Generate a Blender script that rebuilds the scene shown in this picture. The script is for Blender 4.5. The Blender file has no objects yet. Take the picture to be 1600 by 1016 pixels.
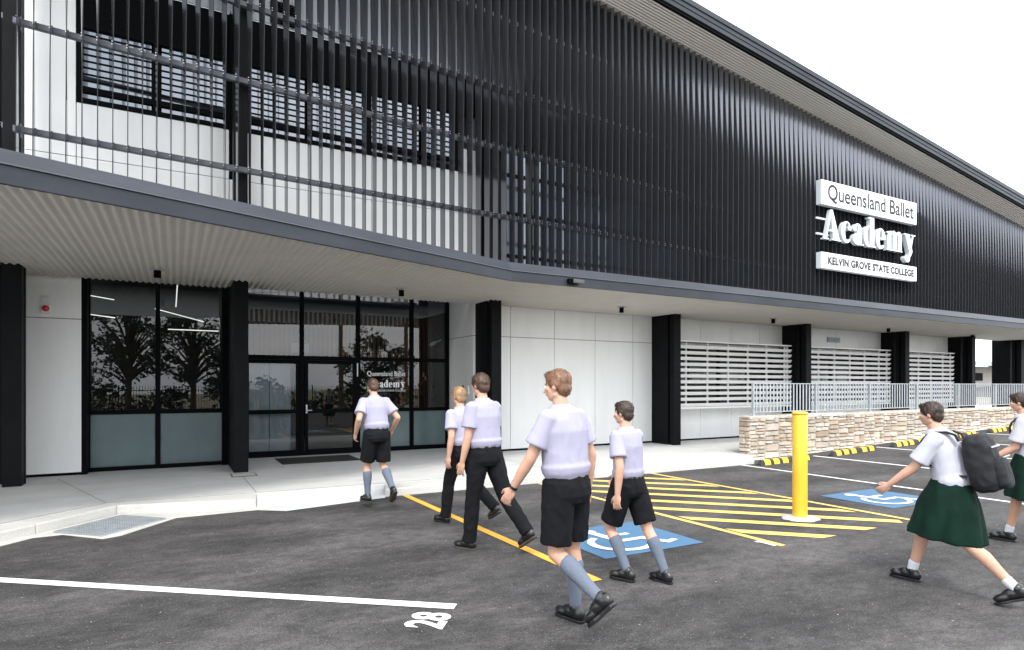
import bpy, bmesh, math, random
from mathutils import Vector, Matrix, noise
random.seed(7)
R = math.radians
S = bpy.context.scene
C = S.collection

# ------------------------------------------------------------ camera, world, sun, exposure
FPX = 960.0
ANG = math.atan2(1750, FPX)
cam = bpy.data.cameras.new('camera'); camo = bpy.data.objects.new('camera', cam); C.objects.link(camo)
cam.sensor_width = 36; cam.lens = 36*FPX/1600; cam.shift_y = 94/1600
cam.clip_end = 2000; cam.clip_start = 0.05
camo.location = (0, 0, 1.55); camo.rotation_euler = (R(90), 0, ANG-R(90))
S.camera = camo
S.view_settings.view_transform = 'Standard'; S.view_settings.look = 'None'
S.view_settings.gamma = 1; S.view_settings.exposure = 0.86

SUN_EL, SUN_AZ = 52, 205      # degrees; azimuth measured clockwise from +Y
w = bpy.data.worlds.new("World"); S.world = w; w.use_nodes = True
nt = w.node_tree; nt.nodes.clear()
wo = nt.nodes.new('ShaderNodeOutputWorld'); bg = nt.nodes.new('ShaderNodeBackground')
sky = nt.nodes.new('ShaderNodeTexSky'); sky.sky_type = 'NISHITA'; sky.sun_disc = False
sky.sun_elevation = R(SUN_EL); sky.sun_rotation = R(SUN_AZ); sky.dust_density = 3
bg.inputs['Strength'].default_value = 0.10
tc = nt.nodes.new('ShaderNodeTexCoord'); mp = nt.nodes.new('ShaderNodeMapping'); mp.inputs['Scale'].default_value = (1, 1, 3.2)
nz = nt.nodes.new('ShaderNodeTexNoise'); nz.inputs['Scale'].default_value = 2.6; nz.inputs['Detail'].default_value = 7; nz.inputs['Roughness'].default_value = .55
cr = nt.nodes.new('ShaderNodeValToRGB')
cr.color_ramp.elements[0].position = .36; cr.color_ramp.elements[0].color = (12.5, 13.4, 14.8, 1)
cr.color_ramp.elements[1].position = .66; cr.color_ramp.elements[1].color = (21.5, 21.7, 22.0, 1)
mx = nt.nodes.new('ShaderNodeMix'); mx.data_type = 'RGBA'; mx.inputs['Factor'].default_value = .93
L = nt.links.new
L(tc.outputs['Generated'], mp.inputs['Vector']); L(mp.outputs[0], nz.inputs['Vector']); L(nz.outputs['Fac'], cr.inputs[0])
L(sky.outputs[0], mx.inputs[6]); L(cr.outputs[0], mx.inputs[7]); L(mx.outputs[2], bg.inputs['Color']); L(bg.outputs[0], wo.inputs[0])
sl = bpy.data.lights.new('sun', 'SUN'); sl.energy = 1.5; sl.angle = R(12); sl.color = (1, .96, .9)
so = bpy.data.objects.new('sun', sl); C.objects.link(so)
el, az = R(SUN_EL), R(SUN_AZ)
sd = Vector((math.sin(az)*math.cos(el), math.cos(az)*math.cos(el), math.sin(el)))
so.rotation_euler = (-sd).to_track_quat('-Z', 'Y').to_euler(); so.location = sd*50

# ------------------------------------------------------------ materials
MATS = {}
def mat(name, col, rough=.5, metal=0., var=0., vscale=6., bump=0., bscale=60., spec=.5, coat=0., vcol=False, col2=None, stretch=(1,1,1), emit=None):
    if name in MATS: return MATS[name]
    m = bpy.data.materials.new(name); m.use_nodes = True; n = m.node_tree.nodes; l = m.node_tree.links.new
    b = n['Principled BSDF']; b.inputs['Base Color'].default_value = (*col, 1)
    b.inputs['Roughness'].default_value = rough; b.inputs['Metallic'].default_value = metal
    b.inputs['Specular IOR Level'].default_value = spec; b.inputs['Coat Weight'].default_value = coat
    t = n.new('ShaderNodeTexCoord'); mpp = n.new('ShaderNodeMapping'); mpp.inputs['Scale'].default_value = stretch
    l(t.outputs['Object'], mpp.inputs['Vector'])
    src = None
    if vcol:
        a = n.new('ShaderNodeVertexColor'); a.layer_name = 'tint'; src = a.outputs['Color']
    if var > 0 or col2:
        z = n.new('ShaderNodeTexNoise'); z.inputs['Scale'].default_value = vscale; z.inputs['Detail'].default_value = 6; z.inputs['Roughness'].default_value = .6
        l(mpp.outputs[0], z.inputs['Vector'])
        rp = n.new('ShaderNodeValToRGB'); rp.color_ramp.elements[0].position = .3; rp.color_ramp.elements[1].position = .7
        if src is None:
            c2 = col2 or tuple(min(1, c*(1+var)) for c in col); c1 = col if col2 else tuple(c*(1-var) for c in col)
            rp.color_ramp.elements[0].color = (*c1, 1); rp.color_ramp.elements[1].color = (*c2, 1)
            l(z.outputs['Fac'], rp.inputs[0]); l(rp.outputs[0], b.inputs['Base Color'])
        else:
            rp.color_ramp.elements[0].color = (1-var,)*3+(1,); rp.color_ramp.elements[1].color = (1+var,)*3+(1,)
            l(z.outputs['Fac'], rp.inputs[0])
            mm = n.new('ShaderNodeMix'); mm.data_type = 'RGBA'; mm.blend_type = 'MULTIPLY'; mm.inputs[0].default_value = 1
            l(src, mm.inputs[6]); l(rp.outputs[0], mm.inputs[7]); l(mm.outputs[2], b.inputs['Base Color'])
    elif src is not None: l(src, b.inputs['Base Color'])
    if bump > 0:
        z2 = n.new('ShaderNodeTexNoise'); z2.inputs['Scale'].default_value = bscale; z2.inputs['Detail'].default_value = 4
        bp = n.new('ShaderNodeBump'); bp.inputs['Strength'].default_value = bump; bp.inputs['Distance'].default_value = .01
        l(mpp.outputs[0], z2.inputs['Vector']); l(z2.outputs['Fac'], bp.inputs['Height']); l(bp.outputs[0], b.inputs['Normal'])
    if emit: b.inputs['Emission Color'].default_value = (*emit[0], 1); b.inputs['Emission Strength'].default_value = emit[1]
    MATS[name] = m; return m

M_panel = mat('white_panel', (.71, .72, .71), .40, vscale=1.3, col2=(.78, .785, .775), stretch=(2.2, 1, .35))
M_black = mat('black_steel', (.0065, .007, .008), .5, spec=.07, var=.2, vscale=3)
M_frame = mat('black_window_frame', (.0025, .003, .0035), .5, spec=.035)
M_blade = mat('charcoal_blade', (.155, .16, .178), .17, metal=.86, spec=.5, var=.06, vscale=2, stretch=(1, 1, .3))
M_bedge = mat('blade_edge', (.02, .021, .024), .5, spec=.2)  # edge facets coloured dark to mute their sky glints
M_rail = mat('charcoal_rail', (.075, .08, .095), .45, metal=.2, var=.15, vscale=8)
M_fascia = mat('slate_fascia', (.036, .040, .050), .42, metal=.05, var=.25, vscale=1.3, stretch=(.5, 1, 2), spec=.2)
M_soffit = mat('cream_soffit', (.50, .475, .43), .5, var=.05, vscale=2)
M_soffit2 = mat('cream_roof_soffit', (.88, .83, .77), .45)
M_roofsheet = mat('dark_roof', (.07, .075, .09), .5)
M_canroof = mat('bounce_roof', (.66, .67, .68), .5)  # pale tone given to the unseen canopy roof to bounce light upward
M_ribbed = mat('ribbed_wall', (.46, .49, .53), .45)
M_galv = mat('galvanised_steel', (.44, .475, .495), .42, metal=.55, var=.16, vscale=9)
M_white = mat('white_powdercoat', (.80, .80, .785), .4, var=.04, vscale=5)
M_signw = mat('sign_white', (.86, .88, .90), .35)
M_signside = mat('sign_side', (.55, .60, .62), .4)
M_ink = mat('sign_black_ink', (.02, .02, .022), .5)
M_yellow = mat('yellow_bollard_paint', (.74, .42, .025), .42, vscale=5, col2=(.82, .52, .05), coat=.15, bump=.12, bscale=9, stretch=(1, 1, .4))
M_rubber = mat('black_rubber', (.03, .03, .032), .8, bump=.3, bscale=120)
M_yel2 = mat('yellow_reflector', (.78, .50, .03), .6, var=.12, vscale=12)
M_dark = mat('dark_interior', (.008, .008, .009), .7)  # near-black colour stands in for the shade of unlit rooms
M_timber = mat('timber_battens', (.14, .048, .02), .5, var=.3, vscale=5, stretch=(3, 3, .3))
M_board = mat('pale_board', (.50, .54, .60), .5, var=.08, vscale=3)
M_tube = mat('lit_tube', (.9, .9, .9), .5, emit=((1, .95, .88), .9))
M_red = mat('red_strobe', (.60, .02, .02), .25, coat=.5)
M_plastic = mat('white_plastic', (.75, .75, .76), .4)
M_mat = mat('door_mat_pile', (.022, .022, .022), .95, bump=.6, bscale=200)
M_bark = mat('bark', (.09, .065, .045), .9, var=.3, vscale=10, bump=.5, bscale=30)
M_leaf = mat('tree_leaf', (.028, .046, .02), .6, var=.45, vscale=1.2)
M_leaf2 = mat('bright_leaf', (.10, .14, .05), .6, var=.4, vscale=1.2)
M_timberpole = mat('timber_pole', (.16, .12, .09), .85, var=.25, vscale=8, stretch=(4, 4, .4))

def frost():
    m = mat('frosted_glass', (.10, .145, .155), .16, spec=.7, var=.10, vscale=3, stretch=(1, 1, .5)); return m
M_frost = frost()
def glass(name, tint, ior, rough=.0, spec=1.0, bw=.0):
    m = bpy.data.materials.new(name); m.use_nodes = True; n = m.node_tree.nodes; l = m.node_tree.links.new
    n.remove(n['Principled BSDF']); out = n['Material Output']
    tr = n.new('ShaderNodeBsdfTransparent'); tr.inputs[0].default_value = (*tint, 1)
    gl = n.new('ShaderNodeBsdfGlossy'); gl.inputs['Roughness'].default_value = rough; gl.inputs['Color'].default_value = (spec, spec, spec, 1)
    fr = n.new('ShaderNodeFresnel'); fr.inputs[0].default_value = ior
    t = n.new('ShaderNodeTexCoord'); z = n.new('ShaderNodeTexNoise'); z.inputs['Scale'].default_value = .8
    bp = n.new('ShaderNodeBump'); bp.inputs['Strength'].default_value = bw; bp.inputs['Distance'].default_value = .01
    l(t.outputs['Object'], z.inputs['Vector']); l(z.outputs['Fac'], bp.inputs['Height']); l(bp.outputs[0], gl.inputs['Normal'])
    ms = n.new('ShaderNodeMixShader'); l(fr.outputs[0], ms.inputs[0]); l(tr.outputs[0], ms.inputs[1]); l(gl.outputs[0], ms.inputs[2]); l(ms.outputs[0], out.inputs[0])
    MATS[name] = m; return m
M_glass = glass('window_glass', (.55, .6, .6), 1.62, bw=.05)
M_louvreglass = mat('louvre_glass', (.15, .165, .185), .05, metal=.85, spec=1)
M_glass2 = mat('upper_glass', (.13, .16, .19), .06, metal=.6, spec=1)

def asphalt():
    m = bpy.data.materials.new('asphalt'); m.use_nodes = True; n = m.node_tree.nodes; l = m.node_tree.links.new
    b = n['Principled BSDF']; b.inputs['Roughness'].default_value = .82; b.inputs['Specular IOR Level'].default_value = .35
    t = n.new('ShaderNodeTexCoord')
    def noi(s, d=6, r=.6, st=(1, 1, 1), rot=0):
        mm = n.new('ShaderNodeMapping'); mm.inputs['Scale'].default_value = st; mm.inputs['Rotation'].default_value = (0, 0, rot)
        z = n.new('ShaderNodeTexNoise'); z.inputs['Scale'].default_value = s; z.inputs['Detail'].default_value = d; z.inputs['Roughness'].default_value = r
        l(t.outputs['Object'], mm.inputs[0]); l(mm.outputs[0], z.inputs['Vector']); return z.outputs['Fac']
    def ramp(src, p0, c0, p1, c1):
        r = n.new('ShaderNodeValToRGB'); r.color_ramp.elements[0].position = p0; r.color_ramp.elements[0].color = (*c0, 1)
        r.color_ramp.elements[1].position = p1; r.color_ramp.elements[1].color = (*c1, 1); l(src, r.inputs[0]); return r.outputs[0]
    def mixc(kind, f, a, bb):
        x = n.new('ShaderNodeMix'); x.data_type = 'RGBA'; x.blend_type = kind
        if isinstance(f, float): x.inputs[0].default_value = f
        else: l(f, x.inputs[0])
        for s, i in ((a, 6), (bb, 7)):
            if isinstance(s, tuple): x.inputs[i].default_value = (*s, 1)
            else: l(s, x.inputs[i])
        return x.outputs[2]
    big = ramp(noi(.62, 6, .68, (1, 1.7, 1), .5), .36, (.030, .0285, .029), .66, (.078, .074, .073))
    mid = ramp(noi(5.5, 9, .8, (1, 1.8, 1), .6), .33, (.55,)*3, .68, (1.5,)*3)
    fine = ramp(noi(95, 4, .85), .36, (.32,)*3, .66, (1.85,)*3)
    c = mixc('MULTIPLY', 1., big, mid); c = mixc('MULTIPLY', 1., c, fine)
    wv = n.new('ShaderNodeTexWave'); wv.wave_type = 'RINGS'; wv.inputs['Scale'].default_value = .16; wv.inputs['Distortion'].default_value = 5; wv.inputs['Detail'].default_value = 4; wv.inputs['Detail Scale'].default_value = 1.5
    wm = n.new('ShaderNodeMapping'); wm.inputs['Location'].default_value = (4, -7, 0); l(t.outputs['Object'], wm.inputs[0]); l(wm.outputs[0], wv.inputs['Vector'])
    c = mixc('MULTIPLY', 1., c, ramp(wv.outputs['Fac'], .1, (.80,)*3, .9, (1.16,)*3))
    # pale scuffs
    scf = ramp(noi(1.7, 9, .78, (1, 2.6, 1), .9), .57, (0, 0, 0), .74, (.7,)*3)
    c = mixc('MIX', scf, c, (.112, .107, .103))
    # pale aggregate specks
    for sc, th, colr, rnd in ((34, .085, (.50, .48, .45), .5), (75, .12, (.26, .25, .24), .5), (13, .045, (.30, .20, .13), .6)):
        v = n.new('ShaderNodeTexVoronoi'); v.inputs['Scale'].default_value = sc; l(t.outputs['Object'], v.inputs['Vector'])
        m1 = n.new('ShaderNodeMath'); m1.operation = 'LESS_THAN'; m1.inputs[1].default_value = th; l(v.outputs['Distance'], m1.inputs[0])
        sp = n.new('ShaderNodeSeparateColor'); l(v.outputs['Color'], sp.inputs[0])
        m2 = n.new('ShaderNodeMath'); m2.operation = 'GREATER_THAN'; m2.inputs[1].default_value = rnd; l(sp.outputs[0], m2.inputs[0])
        m3 = n.new('ShaderNodeMath'); m3.operation = 'MULTIPLY'; l(m1.outputs[0], m3.inputs[0]); l(m2.outputs[0], m3.inputs[1])
        c = mixc('MIX', m3.outputs[0], c, colr)
    l(c, b.inputs['Base Color'])
    bp = n.new('ShaderNodeBump'); bp.inputs['Strength'].default_value = .7; bp.inputs['Distance'].default_value = .008
    l(noi(110, 4, .7), bp.inputs['Height']); l(bp.outputs[0], b.inputs['Normal'])
    return m
M_asph = asphalt()
def concrete(name, c1, c2, stain=(.5, .42, .33)):
    m = bpy.data.materials.new(name); m.use_nodes = True; n = m.node_tree.nodes; l = m.node_tree.links.new
    b = n['Principled BSDF']; b.inputs['Roughness'].default_value = .75; b.inputs['Specular IOR Level'].default_value = .3
    t = n.new('ShaderNodeTexCoord')
    def noi(s, d, r, st):
        mm = n.new('ShaderNodeMapping'); mm.inputs['Scale'].default_value = st
        z = n.new('ShaderNodeTexNoise'); z.inputs['Scale'].default_value = s; z.inputs['Detail'].default_value = d; z.inputs['Roughness'].default_value = r
        l(t.outputs['Object'], mm.inputs[0]); l(mm.outputs[0], z.inputs['Vector']); return z.outputs['Fac']
    r = n.new('ShaderNodeValToRGB'); r.color_ramp.elements[0].position = .3; r.color_ramp.elements[0].color = (*c1, 1)
    r.color_ramp.elements[1].position = .7; r.color_ramp.elements[1].color = (*c2, 1); l(noi(1.1, 9, .72, (1, 1.8, 1)), r.inputs[0])
    r2 = n.new('ShaderNodeValToRGB'); r2.color_ramp.elements[0].position = .62; r2.color_ramp.elements[0].color = (0, 0, 0, 1)
    r2.color_ramp.elements[1].position = .8; r2.color_ramp.elements[1].color = (.35,)*3+(1,); l(noi(2.3, 8, .7, (1, 1, 1)), r2.inputs[0])
    x = n.new('ShaderNodeMix'); x.data_type = 'RGBA'; l(r2.outputs[0], x.inputs[0]); l(r.outputs[0], x.inputs[6]); x.inputs[7].default_value = (*stain, 1)
    r3 = n.new('ShaderNodeValToRGB'); r3.color_ramp.elements[0].position = .3; r3.color_ramp.elements[0].color = (.86,)*3+(1,)
    r3.color_ramp.elements[1].position = .7; r3.color_ramp.elements[1].color = (1.1,)*3+(1,); l(noi(60, 4, .8, (1, 1, 1)), r3.inputs[0])
    y = n.new('ShaderNodeMix'); y.data_type = 'RGBA'; y.blend_type = 'MULTIPLY'; y.inputs[0].default_value = 1
    l(x.outputs[2], y.inputs[6]); l(r3.outputs[0], y.inputs[7]); l(y.outputs[2], b.inputs['Base Color'])
    bp = n.new('ShaderNodeBump'); bp.inputs['Strength'].default_value = .25; bp.inputs['Distance'].default_value = .005
    l(noi(90, 4, .7, (1, 1, 1)), bp.inputs['Height']); l(bp.outputs[0], b.inputs['Normal'])
    MATS[name] = m; return m
M_conc = concrete('footpath_concrete', (.49, .495, .485), (.63, .635, .625))
M_kerb = concrete('kerb_concrete', (.47, .46, .435), (.62, .61, .58))
M_ramp = concrete('ramp_concrete', (.50, .51, .52), (.60, .61, .62))
def paint(name, col, wear=.5):
    m = bpy.data.materials.new(name); m.use_nodes = True; n = m.node_tree.nodes; l = m.node_tree.links.new
    b = n['Principled BSDF']; b.inputs['Roughness'].default_value = .6
    t = n.new('ShaderNodeTexCoord'); z = n.new('ShaderNodeTexNoise'); z.inputs['Scale'].default_value = 45; z.inputs['Detail'].default_value = 6; z.inputs['Roughness'].default_value = .75
    l(t.outputs['Object'], z.inputs['Vector'])
    r = n.new('ShaderNodeValToRGB'); r.color_ramp.elements[0].position = .27; r.color_ramp.elements[0].color = (*[c*.45+.02 for c in col], 1)
    r.color_ramp.elements[1].position = .27+.22*wear; r.color_ramp.elements[1].color = (*col, 1); l(z.outputs['Fac'], r.inputs[0]); l(r.outputs[0], b.inputs['Base Color'])
    bp = n.new('ShaderNodeBump'); bp.inputs['Strength'].default_value = .35; bp.inputs['Distance'].default_value = .004
    l(z.outputs['Fac'], bp.inputs['Height']); l(bp.outputs[0], b.inputs['Normal']); MATS[name] = m; return m
P_white = paint('white_line_paint', (.74, .74, .73)); P_yellow = paint('yellow_line_paint', (.74, .50, .13))
P_amber = paint('amber_line_paint', (.72, .38, .045)); P_blue = paint('blue_sign_paint', (.06, .15, .26), .9)

# ------------------------------------------------------------ mesh helpers
class MB:
    def __init__(s): s.v = []; s.f = []; s.m = []; s.cur = 0
    def add(s, vs, fs):
        o = len(s.v); s.v += [tuple(p) for p in vs]; s.f += [tuple(i+o for i in q) for q in fs]; s.m += [s.cur]*len(fs)
    def box(s, x0, y0, z0, x1, y1, z1):
        s.add([(x0,y0,z0),(x1,y0,z0),(x1,y1,z0),(x0,y1,z0),(x0,y0,z1),(x1,y0,z1),(x1,y1,z1),(x0,y1,z1)],
              [(0,3,2,1),(4,5,6,7),(0,1,5,4),(1,2,6,5),(2,3,7,6),(3,0,4,7)])
    def obox(s, p0, p1, w, h, up=(0,0,1)):     # bar from p0 to p1, w across, h along up
        p0 = Vector(p0); p1 = Vector(p1); d = (p1-p0).normalized(); up = Vector(up)
        a = d.cross(up).normalized(); u = a.cross(d).normalized()
        vs = [p+a*sx*w/2+u*sz*h/2 for p in (p0, p1) for sx, sz in ((-1,-1),(1,-1),(1,1),(-1,1))]
        s.add(vs, [(0,1,2,3),(4,7,6,5),(0,4,5,1),(1,5,6,2),(2,6,7,3),(3,7,4,0)])
    def prism(s, pts, z0, z1):                 # pts ccw; z may be functions
        n = len(pts); f0 = z0 if callable(z0) else (lambda x, y: z0); f1 = z1 if callable(z1) else (lambda x, y: z1)
        s.add([(x, y, f0(x, y)) for x, y in pts]+[(x, y, f1(x, y)) for x, y in pts],
              [tuple(range(n-1, -1, -1)), tuple(range(n, 2*n))]+[(i, (i+1) % n, (i+1) % n+n, i+n) for i in range(n)])
    def tube(s, p0, p1, r0, r1=None, n=12, cap=True):
        r1 = r0 if r1 is None else r1; p0 = Vector(p0); p1 = Vector(p1); d = (p1-p0)
        if d.length < 1e-6: return
        d.normalize(); a = d.orthogonal().normalized(); b = d.cross(a)
        vs = [p+(a*math.cos(t)+b*math.sin(t))*r for p, r in ((p0, r0), (p1, r1)) for t in [2*math.pi*i/n for i in range(n)]]
        fs = [(i, (i+1) % n, (i+1) % n+n, i+n) for i in range(n)]
        if cap: fs += [tuple(range(n-1, -1, -1)), tuple(range(n, 2*n))]
        s.add(vs, fs)
    def ell(s, c, rx, ry, rz, M=None, nu=16, nv=10):
        c = Vector(c); vs = []; fs = []
        for j in range(1, nv):
            ph = math.pi*j/nv
            for i in range(nu):
                t = 2*math.pi*i/nu; p = Vector((rx*math.sin(ph)*math.cos(t), ry*math.sin(ph)*math.sin(t), rz*math.cos(ph)))
                vs.append(c+(M @ p if M else p))
        top = Vector((0, 0, rz)); k = len(vs); vs.append(c+(M @ top if M else top)); vs.append(c-(M @ top if M else top))
        for j in range(nv-2):
            for i in range(nu): a = j*nu+i; b = j*nu+(i+1) % nu; fs.append((a, a+nu, b+nu, b))
        for i in range(nu): fs.append((k, i, (i+1) % nu)); fs.append((k+1, (nv-2)*nu+(i+1) % nu, (nv-2)*nu+i))
        s.add(vs, fs)
    def cap(s, p0, r0, p1, r1, n=14):          # tapered capsule
        s.ell(p0, r0, r0, r0, None, n, 8); s.ell(p1, r1, r1, r1, None, n, 8); s.tube(p0, p1, r0, r1, n)
    def loft(s, rings):                        # rings: list of equal-length point lists
        n = len(rings[0]); vs = [p for r in rings for p in r]
        fs = [(j*n+i, j*n+(i+1) % n, (j+1)*n+(i+1) % n, (j+1)*n+i) for j in range(len(rings)-1) for i in range(n)]
        fs += [tuple(range(n-1, -1, -1)), tuple((len(rings)-1)*n+i for i in range(n))]
        s.add(vs, fs)
    def mesh(s, name):
        me = bpy.data.meshes.new(name); me.from_pydata(s.v, [], s.f); me.validate(); me.update(); return me
    def build(s, name, mats, parent=None, smooth=False, bevel=0, fixn=True, **kw):
        me = s.mesh(name)
        for m in (mats if isinstance(mats, (list, tuple)) else [mats]): me.materials.append(m)
        if len(me.polygons) == len(s.m): me.polygons.foreach_set('material_index', s.m)
        if fixn:
            bm = bmesh.new(); bm.from_mesh(me); bmesh.ops.recalc_face_normals(bm, faces=bm.faces); bm.to_mesh(me); bm.free()
        return link(me, name, parent, smooth, bevel, **kw)
def link(me, name, parent=None, smooth=False, bevel=0, loc=None, kind=None, label=None, cat=None, group=None):
    if smooth: me.polygons.foreach_set('use_smooth', [True]*len(me.polygons))
    o = bpy.data.objects.new(name, me); C.objects.link(o)
    if parent is not None:
        o.parent = parent; o.matrix_parent_inverse = parent.matrix_world.inverted() if False else Matrix.Translation(-Vector(parent.location))
    if bevel: b = o.modifiers.new('bevel', 'BEVEL'); b.width = bevel; b.segments = 2; b.limit_method = 'ANGLE'
    tag(o, label, cat, group, kind); return o
def tag(o, label=None, cat=None, group=None, kind=None):
    if label: o['label'] = label
    if cat: o['category'] = cat
    if group: o['group'] = group
    if kind: o['kind'] = kind
    return o
def empty(name, loc, label, cat, group=None):
    o = bpy.data.objects.new(name, None); C.objects.link(o); o.location = loc; o.empty_display_size = .2
    return tag(o, label, cat, group)
def text_mesh(txt, bold=0., space=1.):
    cu = bpy.data.curves.new('t', 'FONT'); cu.body = txt; cu.offset = bold; cu.space_character = space; cu.resolution_u = 6
    o = bpy.data.objects.new('t', cu); C.objects.link(o); dg = bpy.context.evaluated_depsgraph_get(); dg.update()
    me = bpy.data.meshes.new_from_object(o.evaluated_get(dg)); bpy.data.objects.remove(o); bpy.data.curves.remove(cu)
    bm = bmesh.new(); bm.from_mesh(me); bmesh.ops.remove_doubles(bm, verts=bm.verts, dist=1e-4); bm.to_mesh(me); bm.free()
    return me
def fit_text(me, O, ex, ey, en, w, h, depth):  # flat text -> solid plate letters in box w x h at O with axes ex,ey ; en = outward normal
    xs = [v.co.x for v in me.vertices]; ys = [v.co.y for v in me.vertices]; x0, x1, y0, y1 = min(xs), max(xs), min(ys), max(ys)
    O, ex, ey, en = map(Vector, (O, ex, ey, en))
    bm = bmesh.new(); bm.from_mesh(me)
    if depth > 0:
        r = bmesh.ops.extrude_face_region(bm, geom=bm.faces[:]); vv = [g for g in r['geom'] if isinstance(g, bmesh.types.BMVert)]
        for v in vv: v.co.z += 1
    for v in bm.verts:
        a = (v.co.x-x0)/(x1-x0)*w; b = (v.co.y-y0)/(y1-y0)*h; v.co = O+ex*a+ey*b+en*(v.co.z*depth if depth > 0 else 0)
    bmesh.ops.recalc_face_normals(bm, faces=bm.faces) if depth > 0 else None
    bm.to_mesh(me); bm.free(); return me

# ------------------------------------------------------------ ground
def gz(x, y=0):
    t = max(0., x-9.6); s = .0346*(x-11.2)
    if x < 9.6: d = 0
    elif x < 12.8: d = .0346*t*t/6.4
    elif x < 60: d = s
    else: d = .0346*48.8
    if y < -10: d += min(0, (y+10)*.01)
    return -.12+d
xs = [-400, -150, -60, -20, -8] + [i*1. for i in range(-4, 9)] + [9.0+i*.4 for i in range(0, 12)] + [14.5, 17, 20, 25, 30, 40, 60, 100, 200, 500]
ys = [-400, -150, -60, -30, -10, -4, 0, 4, 8, 9.3, 13, 20, 40, 80, 200, 500]
g = MB(); g.add([(x, y, gz(x, y)) for y in ys for x in xs], [(j*len(xs)+i, j*len(xs)+i+1, (j+1)*len(xs)+i+1, (j+1)*len(xs)+i) for j in range(len(ys)-1) for i in range(len(xs)-1)
      if not (ys[j] >= 9.3 and ys[j+1] <= 40 and -8 <= xs[i] and xs[i+1] <= 40)])
g.build('asphalt_ground', M_asph, kind='structure', fixn=False, smooth=True)

g = MB(); g.add([(x, y, gz(x, y)+.006) for y in (-400, -150, -60, -30, -10) for x in xs], [(j*len(xs)+i, j*len(xs)+i+1, (j+1)*len(xs)+i+1, (j+1)*len(xs)+i) for j in range(4) for i in range(len(xs)-1)])
g.build('bounce_grass_verge', mat('bounce_grass', (.20, .19, .10), .95, var=.3, vscale=.6, col2=(.30, .27, .17)), kind='structure', fixn=False)  # pale unseen verge added to bounce more light up at the soffits
g = MB(); g.add([(x, y, gz(x, y)+.010) for y in (-19, -11.5) for x in xs], [(i, i+1, len(xs)+i+1, len(xs)+i) for i in range(len(xs)-1)])
g.build('street', mat('street_concrete', (.22, .215, .205), .9, var=.15, vscale=.5), kind='structure', fixn=False)
# footpath slab (z=0) and kerbs
KX = [(-7.5, -1.0), (-1.75, 8.15), (-1.36, 8.58), (-.66, 9.42), (.97, 9.0), (2.75, 8.97), (10.75, 8.93), (11.2, 9.4)]  # kerb outer edge (plan)
IN = [(-7.9, -1.0), (-2.05, 8.45), (-1.52, 8.85), (-.78, 9.60), (1.03, 9.5), (2.88, 9.46), (11.2, 9.6)]                # inner edge of kerb strip
p = MB(); p.prism(IN[:-1]+[(11.2, 9.46), (11.45, 9.62), (40, 9.62), (40, 34), (-8, 34), (-20, 34), (-20, -1)], -.3, 0.)
fp = p.build('footpath', M_conc, kind='structure', bevel=.004)
k = MB()
kin = [(-7.9, -1.0), (-2.05, 8.45), (-1.52, 8.85), (-.78, 9.60), (1.03, 9.5)]
for i in range(4):
    a, b, c, d = KX[i], KX[i+1], kin[i+1], kin[i]
    e = .006
    k.prism([a, b, c, d], -.3, -.002+.001*(i % 2))
k.prism([(2.754, 8.97), (6.6, 8.95), (6.6, 9.458), (2.884, 9.458)], -.3, -.003)
k.prism([(6.606, 8.95), (10.75, 8.93), (11.2, 9.4), (11.2, 9.458), (6.606, 9.458)], -.3, -.003)
k.build('kerb', M_kerb, kind='structure', bevel=.018)
# gutter lip strips
k = MB()
k.prism([(-1.96, 7.9), (-1.80, 7.86), (-1.36, 8.40), (-1.1, 8.42), (-.69, 7.98), (-.52, 8.06), (.02, 8.80), (.96, 8.84), (1.30, 8.585), (1.33, 8.62), (1.0, 9.02), (-.60, 9.44), (-1.34, 8.60), (-1.74, 8.17)], -.2, -.112)
k.build('gutter_lip', M_kerb, kind='structure', bevel=.003)
# pram ramp : slopes from path to road
k = MB(); k.add([(1.03, 9.47, -.001), (2.88, 9.43, -.001), (2.74, 8.90, -.112), (1.32, 8.60, -.112), (.965, 8.93, -.108), (1.03, 9.47, -.3), (2.88, 9.43, -.3), (2.74, 8.90, -.3), (1.32, 8.60, -.3), (.965, 8.93, -.3)],
      [(0, 4, 3, 2, 1), (0, 5, 9, 4), (4, 9, 8, 3), (3, 8, 7, 2), (2, 7, 6, 1)])
k.build('kerb_ramp', M_ramp, kind='structure', bevel=.006)
# slab joints: thin recessed dark lines drawn as sunk strips of darker mortar
M_joint = mat('slab_joint', (.17, .165, .155), .9)
k = MB()
def strip(mb, a, b, wd, z0=None, zf=None, ext=0):
    a = Vector((*a, 0)); b = Vector((*b, 0)); d = (b-a).normalized(); nrm = Vector((-d.y, d.x, 0))*wd/2
    n = max(1, int((b-a).length/1.0)); vs = []
    for i in range(n+1):
        q = a.lerp(b, i/n)
        for sgn in (-1, 1):
            w_ = q+nrm*sgn; vs.append((w_.x, w_.y, zf(w_.x, w_.y) if zf else z0))
    mb.add(vs, [(2*i, 2*i+2, 2*i+3, 2*i+1) for i in range(n)])
for a, b in (((1.03, 9.55), (1.0, 12.0)), ((-.79, 9.63), (-1.7, 12.5)), ((6.05, 9.5), (6.05, 11.8)), ((-2.02, 8.5), (-.8, 9.62)), ((-.78, 9.615), (1.03, 9.515)), ((1.05, 9.515), (11.2, 9.47)), ((11.25, 9.9), (11.25, 11.8)), ((14.6, 9.9), (14.6, 12.6))):
    strip(k, a, b, .010, .0035)
k.build('path_joints', M_joint, kind='structure', fixn=False)

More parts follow.
